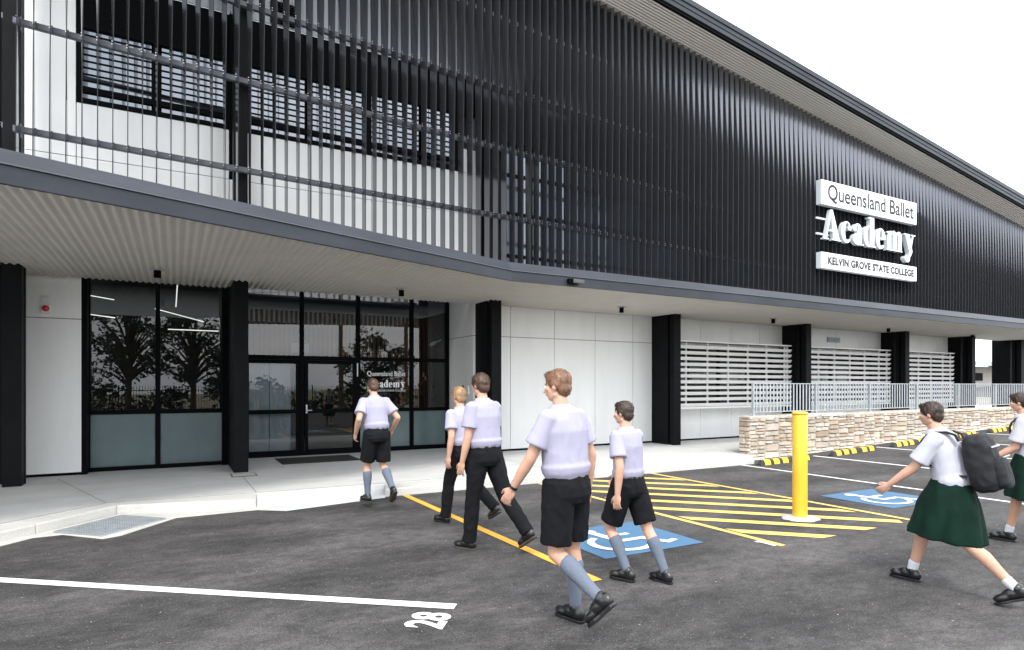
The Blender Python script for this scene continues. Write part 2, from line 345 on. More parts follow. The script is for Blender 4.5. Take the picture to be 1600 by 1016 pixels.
# ------------------------------------------------------------ painted markings
ML = .005
def zf(x, y): return gz(x)+ML
def line(name, a, b, wd, m):
    q = MB(); strip(q, a, b, wd, zf=zf); return q.build(name, m, kind='structure', fixn=False)
line('white_bay_line', (-4.66, 9.32), (1.85, 4.26), .11, P_white)
line('yellow_bay_line', (3.06, 8.93), (3.16, 4.24), .10, P_amber)
line('yellow_hatch_border', (5.42, 8.91), (5.54, 4.24), .085, P_yellow)
line('yellow_hatch_border', (7.90, 8.91), (7.98, 4.24), .085, P_yellow)
for i in range(9):
    x = 10.35+2.42*i; line('white_bay_line', (x, 8.98-.05*0), (x+.08, 3.9), .085, P_white)
q = MB()
for kk in range(11):
    s0 = 10.55+kk*.765; hw = .118
    def cl(sv):   # intersection of x+y=sv with the box 5.6..7.84 , 4.24..8.86
        xa = max(5.60, sv-8.84); xb = min(7.84, sv-4.24); return xa, xb
    a0, b0 = cl(s0-hw); a1, b1 = cl(s0+hw)
    if b0 <= a0+.02: continue
    if b1 <= a1: continue
    z = gz(6)+ML; q.add([(a0, s0-hw-a0, z), (b0, s0-hw-b0, z), (b1, s0+hw-b1, z), (a1, s0+hw-a1, z)], [(0, 1, 2, 3)])
q.build('yellow_hatching', P_yellow, kind='structure', fixn=False)
# access symbol
def arc(cx, cy, r0, r1, a0, a1, n=28):
    return [[(cx+r*math.cos(R(a0+(a1-a0)*i/n)), cy+r*math.sin(R(a0+(a1-a0)*i/n))) for i in range(n+1)] for r in (r0, r1)]
def access_symbol(ox, oy, sx, sy, label):
    z = gz(ox+sx/2)+ML; e = empty('access_symbol', (ox, oy, z), label, 'road marking', 'accessible parking symbols')
    b = MB(); b.add([(ox, oy, z), (ox+sx, oy, z), (ox+sx, oy+sy, z), (ox, oy+sy, z)], [(0, 1, 2, 3)]); b.build('blue_panel', P_blue, e, fixn=False)
    def T(u, v): return (ox+sx*u, oy+sy*v, z+.004)
    y = MB(); lay = [0]
    def poly(pts, fs=None):
        y.add([(T(*p_)[0], T(*p_)[1], z+.004+.0006*lay[0]) for p_ in pts], fs or [tuple(range(len(pts)))]); lay[0] += 1
    def bar(a, b_, wd):
        a = Vector(a); b_ = Vector(b_); d = (b_-a).normalized(); nn = Vector((-d.y, d.x))*wd/2; poly([a-nn, b_-nn, b_+nn, a+nn])
    poly([(.36+.075*math.cos(t), .83+.075*math.sin(t)) for t in [2*math.pi*i/24 for i in range(24)]])
    bar((.375, .77), (.42, .38), .075); bar((.40, .60), (.64, .60), .06); bar((.385, .405), (.66, .405), .07)
    bar((.645, .43), (.76, .15), .07); bar((.735, .165), (.86, .215), .06)
    i_, o_ = arc(.40, .36, .225, .29, 118, 338); n = len(i_); poly(i_+o_, [(k_, k_+1, n+k_+1, n+k_) for k_ in range(n-1)])
    y.build('wheelchair_figure', P_white, e, fixn=True)
access_symbol(3.62, 4.73, 1.30, 1.14, 'blue wheelchair parking symbol with a student in shorts walking over it')
access_symbol(8.52, 4.80, 1.28, 1.08, 'blue wheelchair parking symbol beyond the yellow bollard, beside the striped zone')
# bay numbers
def ground_text(txt, O, ex, ey, w_, h_, label, bold=.03):
    me = text_mesh(txt, bold); fit_text(me, O, ex, ey, (0, 0, 1), w_, h_, 0); me.materials.append(P_white)
    return link(me, 'bay_number', label=label, cat='road marking', group='painted bay numbers')
up = Vector((-.79, .615, 0)).normalized(); rt = Vector((.615, .79, 0)).normalized()
ground_text('28', Vector((1.60, 3.90, gz(1)+.006)), rt, up, .29, .29, 'white number 28 painted at the end of the long white line', .035)
q = MB(); z = gz(5)+.006
o = Vector((5.40, 4.27, z)); q.add([(5.44, 4.50, z), (5.44, 4.27, z), (5.48, 4.27, z), (5.48, 4.50, z)], [(0, 1, 2, 3)]); q.add([(5.41, 4.50, z), (5.44, 4.50, z), (5.44, 4.45, z), (5.41, 4.45, z)], [(0, 1, 2, 3)])
q.build('bay_number', P_white, label='white numeral painted beside the yellow hatch border corner', cat='road marking', group='painted bay numbers', fixn=False)

# ------------------------------------------------------------ drain grate, pit covers
e = empty('drain_grate', (-.6, 8.7, -.11), 'galvanised drain grate set in the gutter corner of the kerb', 'drain grate')
q = MB(); A = Vector((-1.20, 8.56, -.104)); U = Vector((.50, -.48, 0)); V = Vector((.60, .66, 0))
for t in range(0, 21):
    a = A+U*(t/20); q.obox(a, a+V, .012, .014)
q.build('bearing_bars', M_galv, e)
q = MB()
for t in range(0, 29):
    a = A+V*(t/28)+Vector((0, 0, .004)); q.obox(a, a+U, .008, .012)
q.build('cross_bars', M_galv, e)
q = MB(); q.add([A-Vector((0, 0, .006)), A+U-Vector((0, 0, .006)), A+U+V-Vector((0, 0, .006)), A+V-Vector((0, 0, .006))], [(0, 1, 2, 3)]); q.build('pit', M_dark, e)  # flat dark sheet paints the shade down in the pit
q = MB(); q.box(.86, 11.33, -.01, 1.22, 11.72, .006); o = q.build('pit_cover', [M_kerb], label='square concrete-filled pit cover at the foot of the entry column', cat='pit cover')
q = MB()
for x0, y0, x1, y1 in ((.84, 11.31, .86, 11.74), (1.22, 11.31, 1.24, 11.74), (.86, 11.31, 1.22, 11.33), (.86, 11.72, 1.22, 11.74)): q.box(x0, y0, -.01, x1, y1, .0075)
q.build('frame', M_rail, o)

# ------------------------------------------------------------ BUILDING
B = empty('school_building', (0, 12.7, 0), 'modern two-storey building with white panels, black columns and charcoal blade screen', 'building')
WY = 12.7
PX = [-2.30, .91, 6.01, 11.27, 16.54, 21.76, 26.15, 30.0]; PW = .24
def roofz(x): return 10.44-.131*(x-8.7)
# --- ground floor white walls
def wallbox(x0, x1, y0, y1, z0, z1, joints=(), zj=None, name='wall', m=M_panel):
    q = MB(); xs_ = [x0]+[j for j in joints if x0 < j < x1]+[x1]; zs_ = [z0]+([z for z in (zj or []) if z0 < z < z1])+[z1]; gp = .006
    for i in range(len(xs_)-1):
        for j in range(len(zs_)-1):
            a = xs_[i]+(gp if i else 0); b = xs_[i+1]-(gp if i < len(xs_)-2 else 0); c = zs_[j]+(gp if j else 0); d = zs_[j+1]-(gp if j < len(zs_)-2 else 0)
            q.box(a, y0, c, b, y0+.03, d)
    q.cur = 1; q.box(x0+.002, y0+.032, z0-.0, x1-.002, y1, z1)
    return q.build(name, [m, M_frame], B)
J = [6.924+1.228*i for i in range(-12, 20)]
wallbox(6.26, 11.26, WY, WY+.3, .05, 3.46, J, [2.685])
for (a, b) in ((11.52, 16.53), (16.79, 21.75), (22.01, 26.14)):
    wallbox(a, b, WY, WY+.3, 2.70, 3.46, J, []); wallbox(a, b, WY, WY+.3, .05, .98, J, [])
wallbox(-2.45, -1.42, 12.9, 13.2, .05, 3.46, [], [2.69])
q = MB()
q.box(-2.45, 12.93, 0, -1.42, 13.2, .05); q.box(6.26, 12.74, 0, 26.14, 13., .05); q.box(5.98, 12.9, 0, 6.24, 13.9, .05)
q.build('plinth', M_frame, B)
# return wall of the entry recess
q = MB(); q.box(5.96, 12.71, .05, 6.25, 14.2, 2.68); q.box(5.96, 12.71, 2.692, 6.25, 14.2, 3.96); q.cur = 1; q.box(5.97, 12.72, 2.6, 6.24, 14.2, 2.7)
q.build('return_wall', [M_panel, M_frame], B)
# structure: slab above ground floor, back walls, upper wall
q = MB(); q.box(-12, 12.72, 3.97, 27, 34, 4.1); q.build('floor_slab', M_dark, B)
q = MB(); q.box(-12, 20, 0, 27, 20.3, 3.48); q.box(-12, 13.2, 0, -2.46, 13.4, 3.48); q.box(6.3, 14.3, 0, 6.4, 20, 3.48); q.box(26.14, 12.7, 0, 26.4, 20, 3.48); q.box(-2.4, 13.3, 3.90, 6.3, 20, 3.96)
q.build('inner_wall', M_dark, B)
# columns with fins
for i, x in enumerate(PX):
    q = MB(); top = roofz(x)-.15
    q.box(x, 11.87, 0, x+PW, 12.02, 3.9); q.box(x+.07, 12.02, 0, x+PW-.07, 12.10, 3.9); q.box(x, 12.10, 0, x+PW, 12.20, 3.9)
    q.box(x, 11.87, 3.9, x+PW-.01, 12.14, top)
    q.build('column', M_black, B, bevel=.006)
    if i == 0: continue
    q = MB(); yb = 13.2 if i == 1 else (12.7)
    if i < 7: q.box(x+.004, 12.26 if i >= 4 else 12.2, .0, x+PW-.03, yb, 3.42)
    else: q.box(x+.004, 12.26, 0, x+.24, 12.7, 3.42); q.box(x+.0, 12.7, 0, x+8, 12.9, 3.42)
    q.build('column_fin', M_black, B)
q = MB(); q.box(-3.4, 12.25, 0, -2.32, 12.9, 3.42); q.build('side_wall', M_black, B)

# --- glazing
def window(x0, x1, y, z0, z1, vm, hm, panes_m, fw=.05, parent=B, name='window', depth=.10):
    """vm: mullion x centres, hm: transom z centres ; panes_m(i,j) -> material"""
    e_ = bpy.data.objects.new(name, None); C.objects.link(e_); e_.parent = parent; e_.location = Vector((x0, y, z0))-Vector(parent.location) if parent else (x0, y, z0)
    base = Vector((x0, y, z0))
    def ch(q_, nm, mm, **kw):
        me = q_.mesh(nm); me.materials.append(mm); me.transform(Matrix.Translation(-base)); bm = bmesh.new(); bm.from_mesh(me); bmesh.ops.recalc_face_normals(bm, faces=bm.faces); bm.to_mesh(me); bm.free()
        o_ = bpy.data.objects.new(nm, me); C.objects.link(o_); o_.parent = e_; return o_
    q_ = MB(); q_.box(x0, y-depth/2, z0, x0+fw, y+depth/2, z1); q_.box(x1-fw, y-depth/2, z0, x1, y+depth/2, z1)
    q_.box(x0+fw, y-depth/2, z0, x1-fw, y+depth/2, z0+fw); q_.box(x0+fw, y-depth/2, z1-fw, x1-fw, y+depth/2, z1)
    for v in vm: q_.box(v-fw/2, y-depth/2+.003, z0+fw, v+fw/2, y+depth/2, z1-fw)
    X_ = [x0]+list(vm)+[x1]
    for i in range(len(X_)-1):
        for h in hm: q_.box(X_[i]+fw/2, y-depth/2+.006, h-fw/2, X_[i+1]-fw/2, y+depth/2, h+fw/2)
    ch(q_, 'frame', M_frame)
    Z_ = [z0]+list(hm)+[z1]
    for i in range(len(X_)-1):
        for j in range(len(Z_)-1):
            a = X_[i]+.6*fw; b = X_[i+1]-.6*fw; c = Z_[j]+.6*fw; d = Z_[j+1]-.6*fw
            mm = panes_m(i, j)
            if mm is None: continue
            g_ = MB(); g_.add([(a, y, c), (b, y, c), (b, y, d), (a, y, d)], [(0, 1, 2, 3)]); ch(g_, 'pane', mm)
    return e_
window(-1.40, .90, 13.25, 0, 3.9, [-.28], [1.06], lambda i, j: M_frost if j == 0 else M_glass, .075)
for t in ((-1.42, 12.9, 0, -1.34, 13.2, 3.96), (.80, 13.15, 0, .915, 14.2, 3.96), (1.12, 13.2, 0, 1.20, 14.2, 3.96)):
    q = MB(); q.box(*t); q.build('jamb', M_frame, B)
window(1.21, 5.95, 14.13, 0, 3.92, [2.455, 3.70, 4.99], [2.15], lambda i, j: (M_glass if (j == 1 or i > 1) else None) if not (j == 0 and i > 1) else None, .085)
# sidelights right of the doors (frosted below, clear above)
for a, b in ((3.75, 4.94), (5.04, 5.90)):
    q = MB(); q.add([(a, 14.13, .08), (b, 14.13, .08), (b, 14.13, .93), (a, 14.13, .93)], [(0, 1, 2, 3)]); q.build('frosted_pane', M_frost, B)
    q = MB(); q.add([(a, 14.13, 1.01), (b, 14.13, 1.01), (b, 14.13, 2.11), (a, 14.13, 2.11)], [(0, 1, 2, 3)]); q.build('clear_pane', M_glass, B)
    for z_ in ((.93, 1.01), (.06, .10)):
        q = MB(); q.box(a, 14.085, z_[0], b, 14.175, z_[1]); q.build('transom', M_frame, B)
# doors
for di, (a, b) in enumerate(((1.30, 2.40), (2.51, 3.65))):
    d_ = MB(); y = 14.10; st = .075
    d_.box(a, y-.025, .02, a+st, y+.025, 2.10); d_.box(b-st, y-.025, .02, b, y+.025, 2.10)
    for z0, z1 in ((.02, .13), (.93, 1.02), (2.02, 2.10)): d_.box(a+st, y-.022, z0, b-st, y+.022, z1)
    do = d_.build('door', M_frame, B, bevel=.003)
    for z0, z1 in ((.13, .93), (1.02, 2.02)):
        g_ = MB(); g_.add([(a+st, y, z0), (b-st, y, z0), (b-st, y, z1), (a+st, y, z1)], [(0, 1, 2, 3)])
        o = g_.build('door_pane', M_glass, do); 
    if di == 1:
        h_ = MB(); h_.box(a+.02, y-.04, .93, a+.055, y-.026, 1.12); h_.box(a+.02, y-.075, .985, a+.15, y-.06, 1.005); h_.box(a+.025, y-.075, .985, a+.045, y-.04, 1.005)
        h_.build('handle', M_galv, do, bevel=.003)
        h_ = MB(); h_.box(b+.005, y-.06, 1.75, b+.03, y-.03, 2.05); h_.build('pull_bar', M_galv, do)
# interior
q = MB()
for i in range(46):
    x = 1.0+i*.115; q.box(x, 15.9, 2.25 if i < 38 else 0.0, x+.06, 15.96, 3.38)
q.build('timber_battens', M_timber, B)
for a, b in ((1.30, 1.80), (1.815, 2.25)):
    q = MB(); q.box(a, 14.32, .03, b, 14.34, 2.05); q.build('pinboard', M_board, B)
for a, b in (((-2.2, 17.4, 3.72), (-1.25, 17.1, 3.55)), ((-2.15, 17, 3.22), (-1.22, 17, 3.12)), ((-.42, 17, 3.38), (.62, 16.8, 3.10)), ((-.15, 17, 2.90), (1.1, 17, 2.90)), ((.02, 16.5, 3.40), (.05, 15.7, 3.85))):
    q = MB(); q.obox(a, b, .022, .02); q.build('linear_light', M_tube, B)
# flower arrangement inside entry
fl = empty('flower_arrangement', (5.2, 14.9, 0), 'tall arrangement of dark red and pink flowers behind the entrance glass', 'flowers')
q = MB(); q.tube((5.2, 14.9, 0), (5.2, 14.9, .8), .22, .22, 16); q.build('pedestal', M_dark, fl)
q = MB(); q.tube((5.2, 14.9, .8), (5.2, 14.9, 1.05), .08, .14, 16); q.build('vase', M_plastic, fl)
q = MB()
for i in range(70):
    a = random.uniform(0, 6.28); t = random.uniform(.1, .75); zt = 1.05+random.uniform(.15, .9)
    q.tube((5.2, 14.9, 1.0), (5.2+math.cos(a)*t*.7, 14.9+math.sin(a)*t*.4, zt), .004, .003, 4)
q.build('stems', mat('stem_green', (.06, .12, .03), .6), fl)
for nm, colr, cnt in (('red', (.30, .01, .015), 34), ('pink', (.5, .03, .12), 10), ('cream', (.5, .42, .25), 10)):
    q = MB()
    for i in range(cnt):
        a = random.uniform(0, 6.28); t = random.uniform(0, .55)
        for k_ in range(5):
            q.ell((5.2+math.cos(a)*t*.8+random.uniform(-.03, .03), 14.9+math.sin(a)*t*.4+random.uniform(-.03, .03), 1.1+random.uniform(0, .8) if k_ == 0 else q.v[-1][2]+random.uniform(-.03, .03)), .03, .022, .03, None, 6, 4)
    q.build('blooms', mat('bloom_'+nm, colr, .6), fl)

# --- canopy
CK = (5.21, 9.49)
sl_ = (9.494-7.135)/(5.208+1.394)
def cy(x): return CK[1]+sl_*(x-CK[0]) if x < CK[0] else CK[1]+(.0045*(x-CK[0]))
SZ = 3.40
q = MB(); n = 8; pitch = .1; xa = -9.; cols = int((34-xa)/pitch*n); rows = 6
for j in range(rows+1):
    for i in range(cols+1):
        x = xa+i*pitch/n; ye = (12.66 if x > 6.2 else (12.86 if x < .85 else 12.68))
        if x < -2.28: ye = 11.9+.2*min(0, (x+2.28))
        y0 = cy(x)+.03; q.v.append((x, y0+(ye-y0)*j/rows, SZ+.013*math.cos(2*math.pi*i/n)))
for j in range(rows):
    for i in range(cols): a = j*(cols+1)+i; q.f.append((a, a+cols+1, a+cols+2, a+1))
q.m = [0]*len(q.f)
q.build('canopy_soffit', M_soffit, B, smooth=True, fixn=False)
def sweep(prof, pts, name, m, bevel=0, caps=True, smooth=False):
    """prof: list of (out, z) ; pts: list of (x,y) plan with mitred offset outward (-y side)"""
    rings = []
    for i, pt in enumerate(pts):
        pt = Vector(pt); d0 = (Vector(pts[i])-Vector(pts[i-1])).normalized() if i else None; d1 = (Vector(pts[i+1])-Vector(pts[i])).normalized() if i < len(pts)-1 else None
        d0 = d0 or d1; d1 = d1 or d0; n0 = Vector((d0.y, -d0.x)); n1 = Vector((d1.y, -d1.x)); nn = (n0+n1).normalized(); kf = 1/max(.3, nn.dot(n0))
        rings.append([(pt.x+nn.x*o_*kf, pt.y+nn.y*o_*kf, z_) for o_, z_ in prof])
    q_ = MB(); q_.loft(rings); return q_.build(name, m, B, bevel=bevel, smooth=smooth)
cp = [(-9, cy(-9)), CK, (34, cy(34))]
sweep([(0, SZ-.012), (.004, SZ+.158), (-.05, SZ+.158), (-.05, SZ-.012)], cp, 'canopy_fascia', M_fascia, .003)
sweep([(.012, SZ+.166), (.018, SZ+.172), (-.13, SZ+.345), (-.16, SZ+.345), (-.16, SZ+.166)], cp, 'canopy_gutter', M_fascia, .003)
sweep([(.021, SZ+.163), (.024, SZ+.172), (.016, SZ+.176), (.010, SZ+.163)], cp, 'gutter_edge', mat('gutter_highlight', (.22, .24, .28), .3, metal=.5), 0)
q = MB(); q.prism([(-9, cy(-9)+.14), (CK[0], CK[1]+.17), (34, cy(34)+.17), (34, 12.0), (-9, 12.0)], SZ+.20, SZ+.26); q.build('canopy_roof', M_canroof, B)
q = MB(); q.box(-9, 12.0, SZ+.2, 34, 12.72, SZ+.26); q.box(-9, 11.95, SZ+.26, 34, 12.0, SZ+.4); q.build('canopy_flashing', M_canroof, B)
# dark strips put the shadow gap behind the soffit into colour; pale edge trim
q = MB(); q.box(6.26, 12.665, SZ+.02, 26.2, 12.70, SZ+.12); q.box(-2.28, 12.865, SZ+.02, .85, 12.9, SZ+.12); q.build('soffit_gap_shade', M_frame, B)
q = MB(); q.box(-2.30, 11.95, SZ-.035, -2.26, 12.9, SZ+.06); q.build('soffit_edge_trim', M_soffit, B)

# --- upper floor wall
UY = 12.7
q = MB()
q.box(-12, UY, 4.0, -2.19, UY+.25, 12)
gp = .006
def up_panel(x0, z0, x1, z1): q.box(x0+gp, UY, z0+gp, x1-gp, UY+.03, z1-gp)
q.v.clear(); q.f.clear(); q.m.clear()
for a, b in ((-2.19, -1.47), (-1.47, -.295), (-.295, .895), (.895, 1.17), (1.17, 2.39), (2.39, 3.61), (3.61, 4.83), (4.83, 6.05)):
    up_panel(a, 4.0, b, 5.43)
    if a < -1.5: up_panel(a, 5.43, b, 8.9)
    elif a == .895: continue
    elif b == 6.05: up_panel(a, 5.43, b, 6.36); up_panel(5.6, 6.36, b, 6.9)
    else: up_panel(a, 5.43, b, 6.36)
q.cur = 1; q.box(-12, UY+.035, 4.0, -1.47, UY+.25, 12.2); q.box(-1.47, UY+.035, 4.0, 6.05, UY+.25, 6.36); q.box(-1.47, UY+.035, 7.72, 6.05, UY+.25, 8.55)
q.box(.895, UY, 5.43, 1.17, UY+.03, 8.6); q.box(6.05, UY-.2, 4.0, 6.3, UY+.25, roofz(6.3))
q.build('upper_wall', [M_panel, M_frame], B)
# ribbed cladding above windows
q = MB(); x = -1.47
while x < 6.0:
    q.box(x, UY-.005, 8.55, x+.085, UY+.03, roofz(x)); q.box(x+.085, UY+.02, 8.55, x+.1, UY+.03, roofz(x)); x += .1
q.box(-9, UY, 8.9, -1.47, UY+.03, 12)
q.build('ribbed_cladding', M_ribbed, B)
q = MB()
for i in range(9): q.obox((1.62, UY-.03, 8.60+i*.05), (2.12, UY-.03, 8.60+i*.05), .012, .04, (0, .5, 1))
q.build('wall_vent', M_frame, B)
# louvre windows
def louvre_window(x0, x1, mull):
    e_ = window(x0, x1, UY+.06, 6.36, 7.74, mull, [6.60], lambda i, j: None, .09, name='louvre_window', depth=.14)
    X_ = [x0]+list(mull)+[x1]; base = Vector((x0, UY+.06, 6.36))
    q_ = MB(); f_ = MB()
    for i in range(len(X_)-1):
        a, b = X_[i]+.08, X_[i+1]-.08; z = 6.44
        while z < 7.66:
            zz = z+.112
            if not (6.54 < z+.05 < 6.66): q_.obox((a, UY+.07, z+.055), (b, UY+.07, z+.055), .006, .10, (0, -.10, 1)); f_.box(a, UY+.045, z-.016, b, UY+.075, z+.010)
            z = zz
    for Q, nm, mm in ((q_, 'glass_louvres', M_louvreglass), (f_, 'louvre_edges', M_frame)):
        me = Q.mesh(nm); me.materials.append(mm); me.transform(Matrix.Translation(-base)); o_ = bpy.data.objects.new(nm, me); C.objects.link(o_); o_.parent = e_
louvre_window(-1.47, .895, [-.29]); louvre_window(1.17, 5.60, [2.35, 3.55, 4.75])
# dark sheet behind the louvres, its colour standing in for unlit rooms
q = MB(); q.box(-1.4, UY+.20, 6.4, 6.0, UY+.24, 7.7); q.build('dark_backing', M_dark, B)
# right-hand upper glazing, mostly hidden by the screen
xx = [6.30+1.2*i for i in range(17)]
for i in range(0, 16, 4):
    window(xx[i], xx[i+4]-.02, UY+.04, 3.95, 7.2 if i < 12 else 6.6, xx[i+1:i+4], [4.6, 5.6, 6.5], lambda a, b: M_glass2, .07, name='upper_window')
q = MB()
def sloped(q_, x0, y0, z0, x1, y1, dz=.02):
    q_.add([(x0,y0,z0),(x1,y0,z0),(x1,y1,z0),(x0,y1,z0),(x0,y0,roofz(x0)+dz),(x1,y0,roofz(x1)+dz),(x1,y1,roofz(x1)+dz),(x0,y1,roofz(x0)+dz)], [(0,3,2,1),(4,5,6,7),(0,1,5,4),(1,2,6,5),(2,3,7,6),(3,0,4,7)])
sloped(q, 6.3, UY, 7.25, 25.3, UY+.2); sloped(q, 25.3, UY, 3.95, 36, UY+.2); q.box(6.3, UY+.25, 3.9, 26, UY+.3, 7.9); q.build('upper_back_wall', M_black, B)

# --- roof: soffit boards, fascia bands
x0r, x1r = -9., 36.
def rbox(y0, z0, y1, z1, name, m, bev=0):   # z offsets relative to the roof slope line
    q_ = MB(); q_.add([(x, y, roofz(x)+z) for x in (x0r, x1r) for y, z in ((y0, z0), (y1, z0), (y1, z1), (y0, z1))],
        [(0, 1, 2, 3), (4, 7, 6, 5), (0, 4, 5, 1), (1, 5, 6, 2), (2, 6, 7, 3), (3, 7, 4, 0)]); return q_.build(name, m, B, bevel=bev)
q = MB(); y = 10.745; i = 0
while y < 12.6:
    q.add([(x, yy, roofz(x)+z) for x in (x0r, x1r) for yy, z in ((y, 0), (y+.058, 0), (y+.05, .03), (y+.008, .03))],
          [(0, 1, 2, 3), (4, 7, 6, 5), (0, 4, 5, 1), (1, 5, 6, 2), (2, 6, 7, 3), (3, 7, 4, 0)])
    y += .083
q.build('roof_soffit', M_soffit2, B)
rbox(10.74, .035, 12.7, .06, 'soffit_backing', mat('soffit_groove', (.10, .09, .08), .8))
rbox(10.67, -.015, 10.735, .05, 'soffit_shadow_trim', M_frame)
rbox(10.64, .055, 10.73, .16, 'roof_fascia', M_fascia, .002)
rbox(10.625, .166, 10.72, .27, 'roof_fascia', M_fascia, .002)
rbox(10.60, .276, 10.72, .40, 'roof_fascia', M_fascia, .002)
rbox(10.72, .30, 12.6, .36, 'roof', M_roofsheet)
rbox(12.6, .06, 12.96, .30, 'roof_upstand', M_roofsheet)

# --- blade screen
THP = [(3.4, .5), (5.5, 3), (6.4, 5.5), (7.0, 8.5), (7.6, 13), (8.4, 21.5), (9.2, 28), (10.4, 34), (12, 37)]
def theta(z, x=0): return _th(z)+R(9)*min(1, max(0, (x-7)/9))*min(1, max(0, (z-4.2)/2))
def _th(z):
    for (a, ta), (b, tb) in zip(THP, THP[1:]):
        if z <= b: return R(ta+(tb-ta)*max(0, (z-a))/(b-a))
    return R(THP[-1][1])
BY = 11.55; BD = .226
def blade(mb, x):
    zt = roofz(x)-.03; n = 22; z0 = 3.62; rings = []
    jit = random.uniform(-.5, .5)
    for j in range(n+1):
        z = z0+(zt-z0)*j/n; th = theta(z, x)+R(jit); fx, fy = math.sin(th), -math.cos(th); nx, ny = -math.cos(th), -math.sin(th); r = []
        for a, t in ((.5, .003), (.46, .0065), (-.46, .0065), (-.5, .003), (-.5, -.003), (-.46, -.0065), (.46, -.0065), (.5, -.003)):
            r.append((x+fx*BD*a+nx*t, BY+fy*BD*a+ny*t, z))
        rings.append(r)
    m_ = len(rings[0])
    for i in range(m_):      # one strip per facet, so each facet shades smoothly along its twist only
        i2 = (i+1) % m_; vs = [p_ for r in rings for p_ in (r[i], r[i2])]
        mb.cur = 0 if i in (1, 5) else 1
        mb.add(vs, [(2*j, 2*j+1, 2*j+3, 2*j+2) for j in range(n)])
    mb.add([rings[0][i] for i in range(m_)]+[rings[-1][i] for i in range(m_)], [tuple(range(m_)), tuple(range(2*m_-1, m_-1, -1))])
NB0 = -6; rest = MB(); bx = []
for i in range(NB0, 178):
    x = -2.06+.2*i; bx.append(x)
    if 0 <= i < 100:
        q = MB(); blade(q, x); q.build('screen_blade', [M_blade, M_bedge], B, smooth=True, fixn=True)
    elif i >= 100: blade(rest, x)
rest.build('screen_blade', [M_blade, M_bedge], B, smooth=True, fixn=True, kind='stuff')
RAILS = [(9.413, -.0865, 5.92), (8.04, -.060, 4.5), (6.90, -.048, 1.0), (5.335, -.028, .956)]
clt = MB(); blt = MB()
for z0, m_, x0_ in RAILS:
    f = lambda x: z0+m_*(x-x0_)
    a = -2.14 if z0 < 7.5 else -5; b = 34
    q = MB(); q.obox((a, 11.73, f(a)), (b, 11.73, f(b)), .05, .088); q.obox((a, 11.74, f(a)-.049), (b, 11.74, f(b)-.049), .06, .008); q.build('screen_rail', M_rail, B, bevel=.003)
    for x in bx:
        z = f(x); clt.box(x-.004, 11.655, z-.04, x+.014, 11.703, z+.04)
        th = theta(z, x); nx, ny = -math.cos(th), -math.sin(th); fx, fy = math.sin(th), -math.cos(th)
        for dz in (-.022, .022):
            for a_ in (-.25,):
                cx_, cy_ = x+fx*BD*a_+nx*.010, BY+fy*BD*a_+ny*.010; blt.box(cx_-.0045, cy_-.0045, z+dz-.0045, cx_+.0045, cy_+.0045, z+dz+.0045)
    for x in PX[:5]:
        z = f(x+.2); clt.box(x+PW, 11.76, z-.1, x+PW+.012, 11.87, z+.1)
clt.build('blade_cleat', M_rail, B, kind='stuff'); blt.build('bolt', mat('zinc_bolt', (.75, .75, .75), .3, metal=.6), B, kind='stuff')

# --- window shutters (white horizontal slats)
def shutter(x0, x1, sup):
    q_ = MB(); y = 12.32; z0, z1 = .93, 2.76
    q_.box(x0, 12.26, z1-.035, x1, 12.69, z1); q_.box(x0, 12.26, z0-.02, x1, 12.40, z0+.02)
    z = z1-.17
    while z > z0+.05:
        q_.obox((x0, y, z), (x1+.06, y, z), .012, .095, (0, -.55, 1)); z -= .158
    for s_ in sup: q_.box(s_-.02, 12.375, z0+.02, s_+.02, 12.415, z1-.035)
    q_.box(x0, 12.69, z1-.1, x1, 12.7, z1-.035)
    return q_.build('window_shutter', M_white, B, bevel=.002)
for k_, (a, b) in enumerate(((11.54, 16.40), (16.82, 21.6), (22.05, 25.72))):
    n_ = int((b-a)/.82); shutter(a, b, [12.2+.81*j for j in range(-1, 30) if a+.1 < 12.2+.81*j < b]+[b-.03])
    window(a, b-.1, 12.90, .98, 2.70, [a+(b-a)*t for t in (.25, .5, .75)], [], lambda i, j: M_glass, .06)
    q = MB(); q.box(a, 13.6, 0, b, 13.7, 3.4); q.build('dark_room', M_dark, B)  # dark sheet stands in for the unlit room behind the glass
q = MB(); q.box(18.74, 12.67, 2.96, 19.40, 12.70, 3.13); 
for i in range(4): q.obox((18.76, 12.66, 2.985+i*.04), (19.38, 12.66, 2.985+i*.04), .01, .03, (0, -.6, 1))
q.build('wall_grille', M_galv, B)

# ------------------------------------------------------------ sign
sg = empty('building_sign', (16.27, 11.2, 4.93), 'white three-tier school name sign standing off the charcoal blades', 'sign')
SY = 11.20
for z0, z1 in ((6.765, 7.47), (4.93, 5.39)):
    q = MB(); q.box(16.27, SY, z0, 21.16, SY+.16, z1); bo = q.build('sign_board', [M_signw, M_signside], sg, bevel=.004)
    for pl in bo.data.polygons:
        if abs(pl.normal.y) < .5: pl.material_index = 1
ex, ey, en = (1, 0, 0), (0, 0, 1), (0, -1, 0)
def sign_text(txt, x, z, w_, h_, bold, space=1.):
    me = text_mesh(txt, bold, space); fit_text(me, (x, SY-.003, z), ex, ey, en, w_, h_, .004); me.materials.append(M_ink); return link(me, 'lettering', sg)
sign_text('Queensland Ballet', 16.58, 6.845, 4.40, .54, .010)
sign_text('KELVIN GROVE STATE COLLEGE', 16.58, 5.05, 4.42, .235, .045, 1.08)
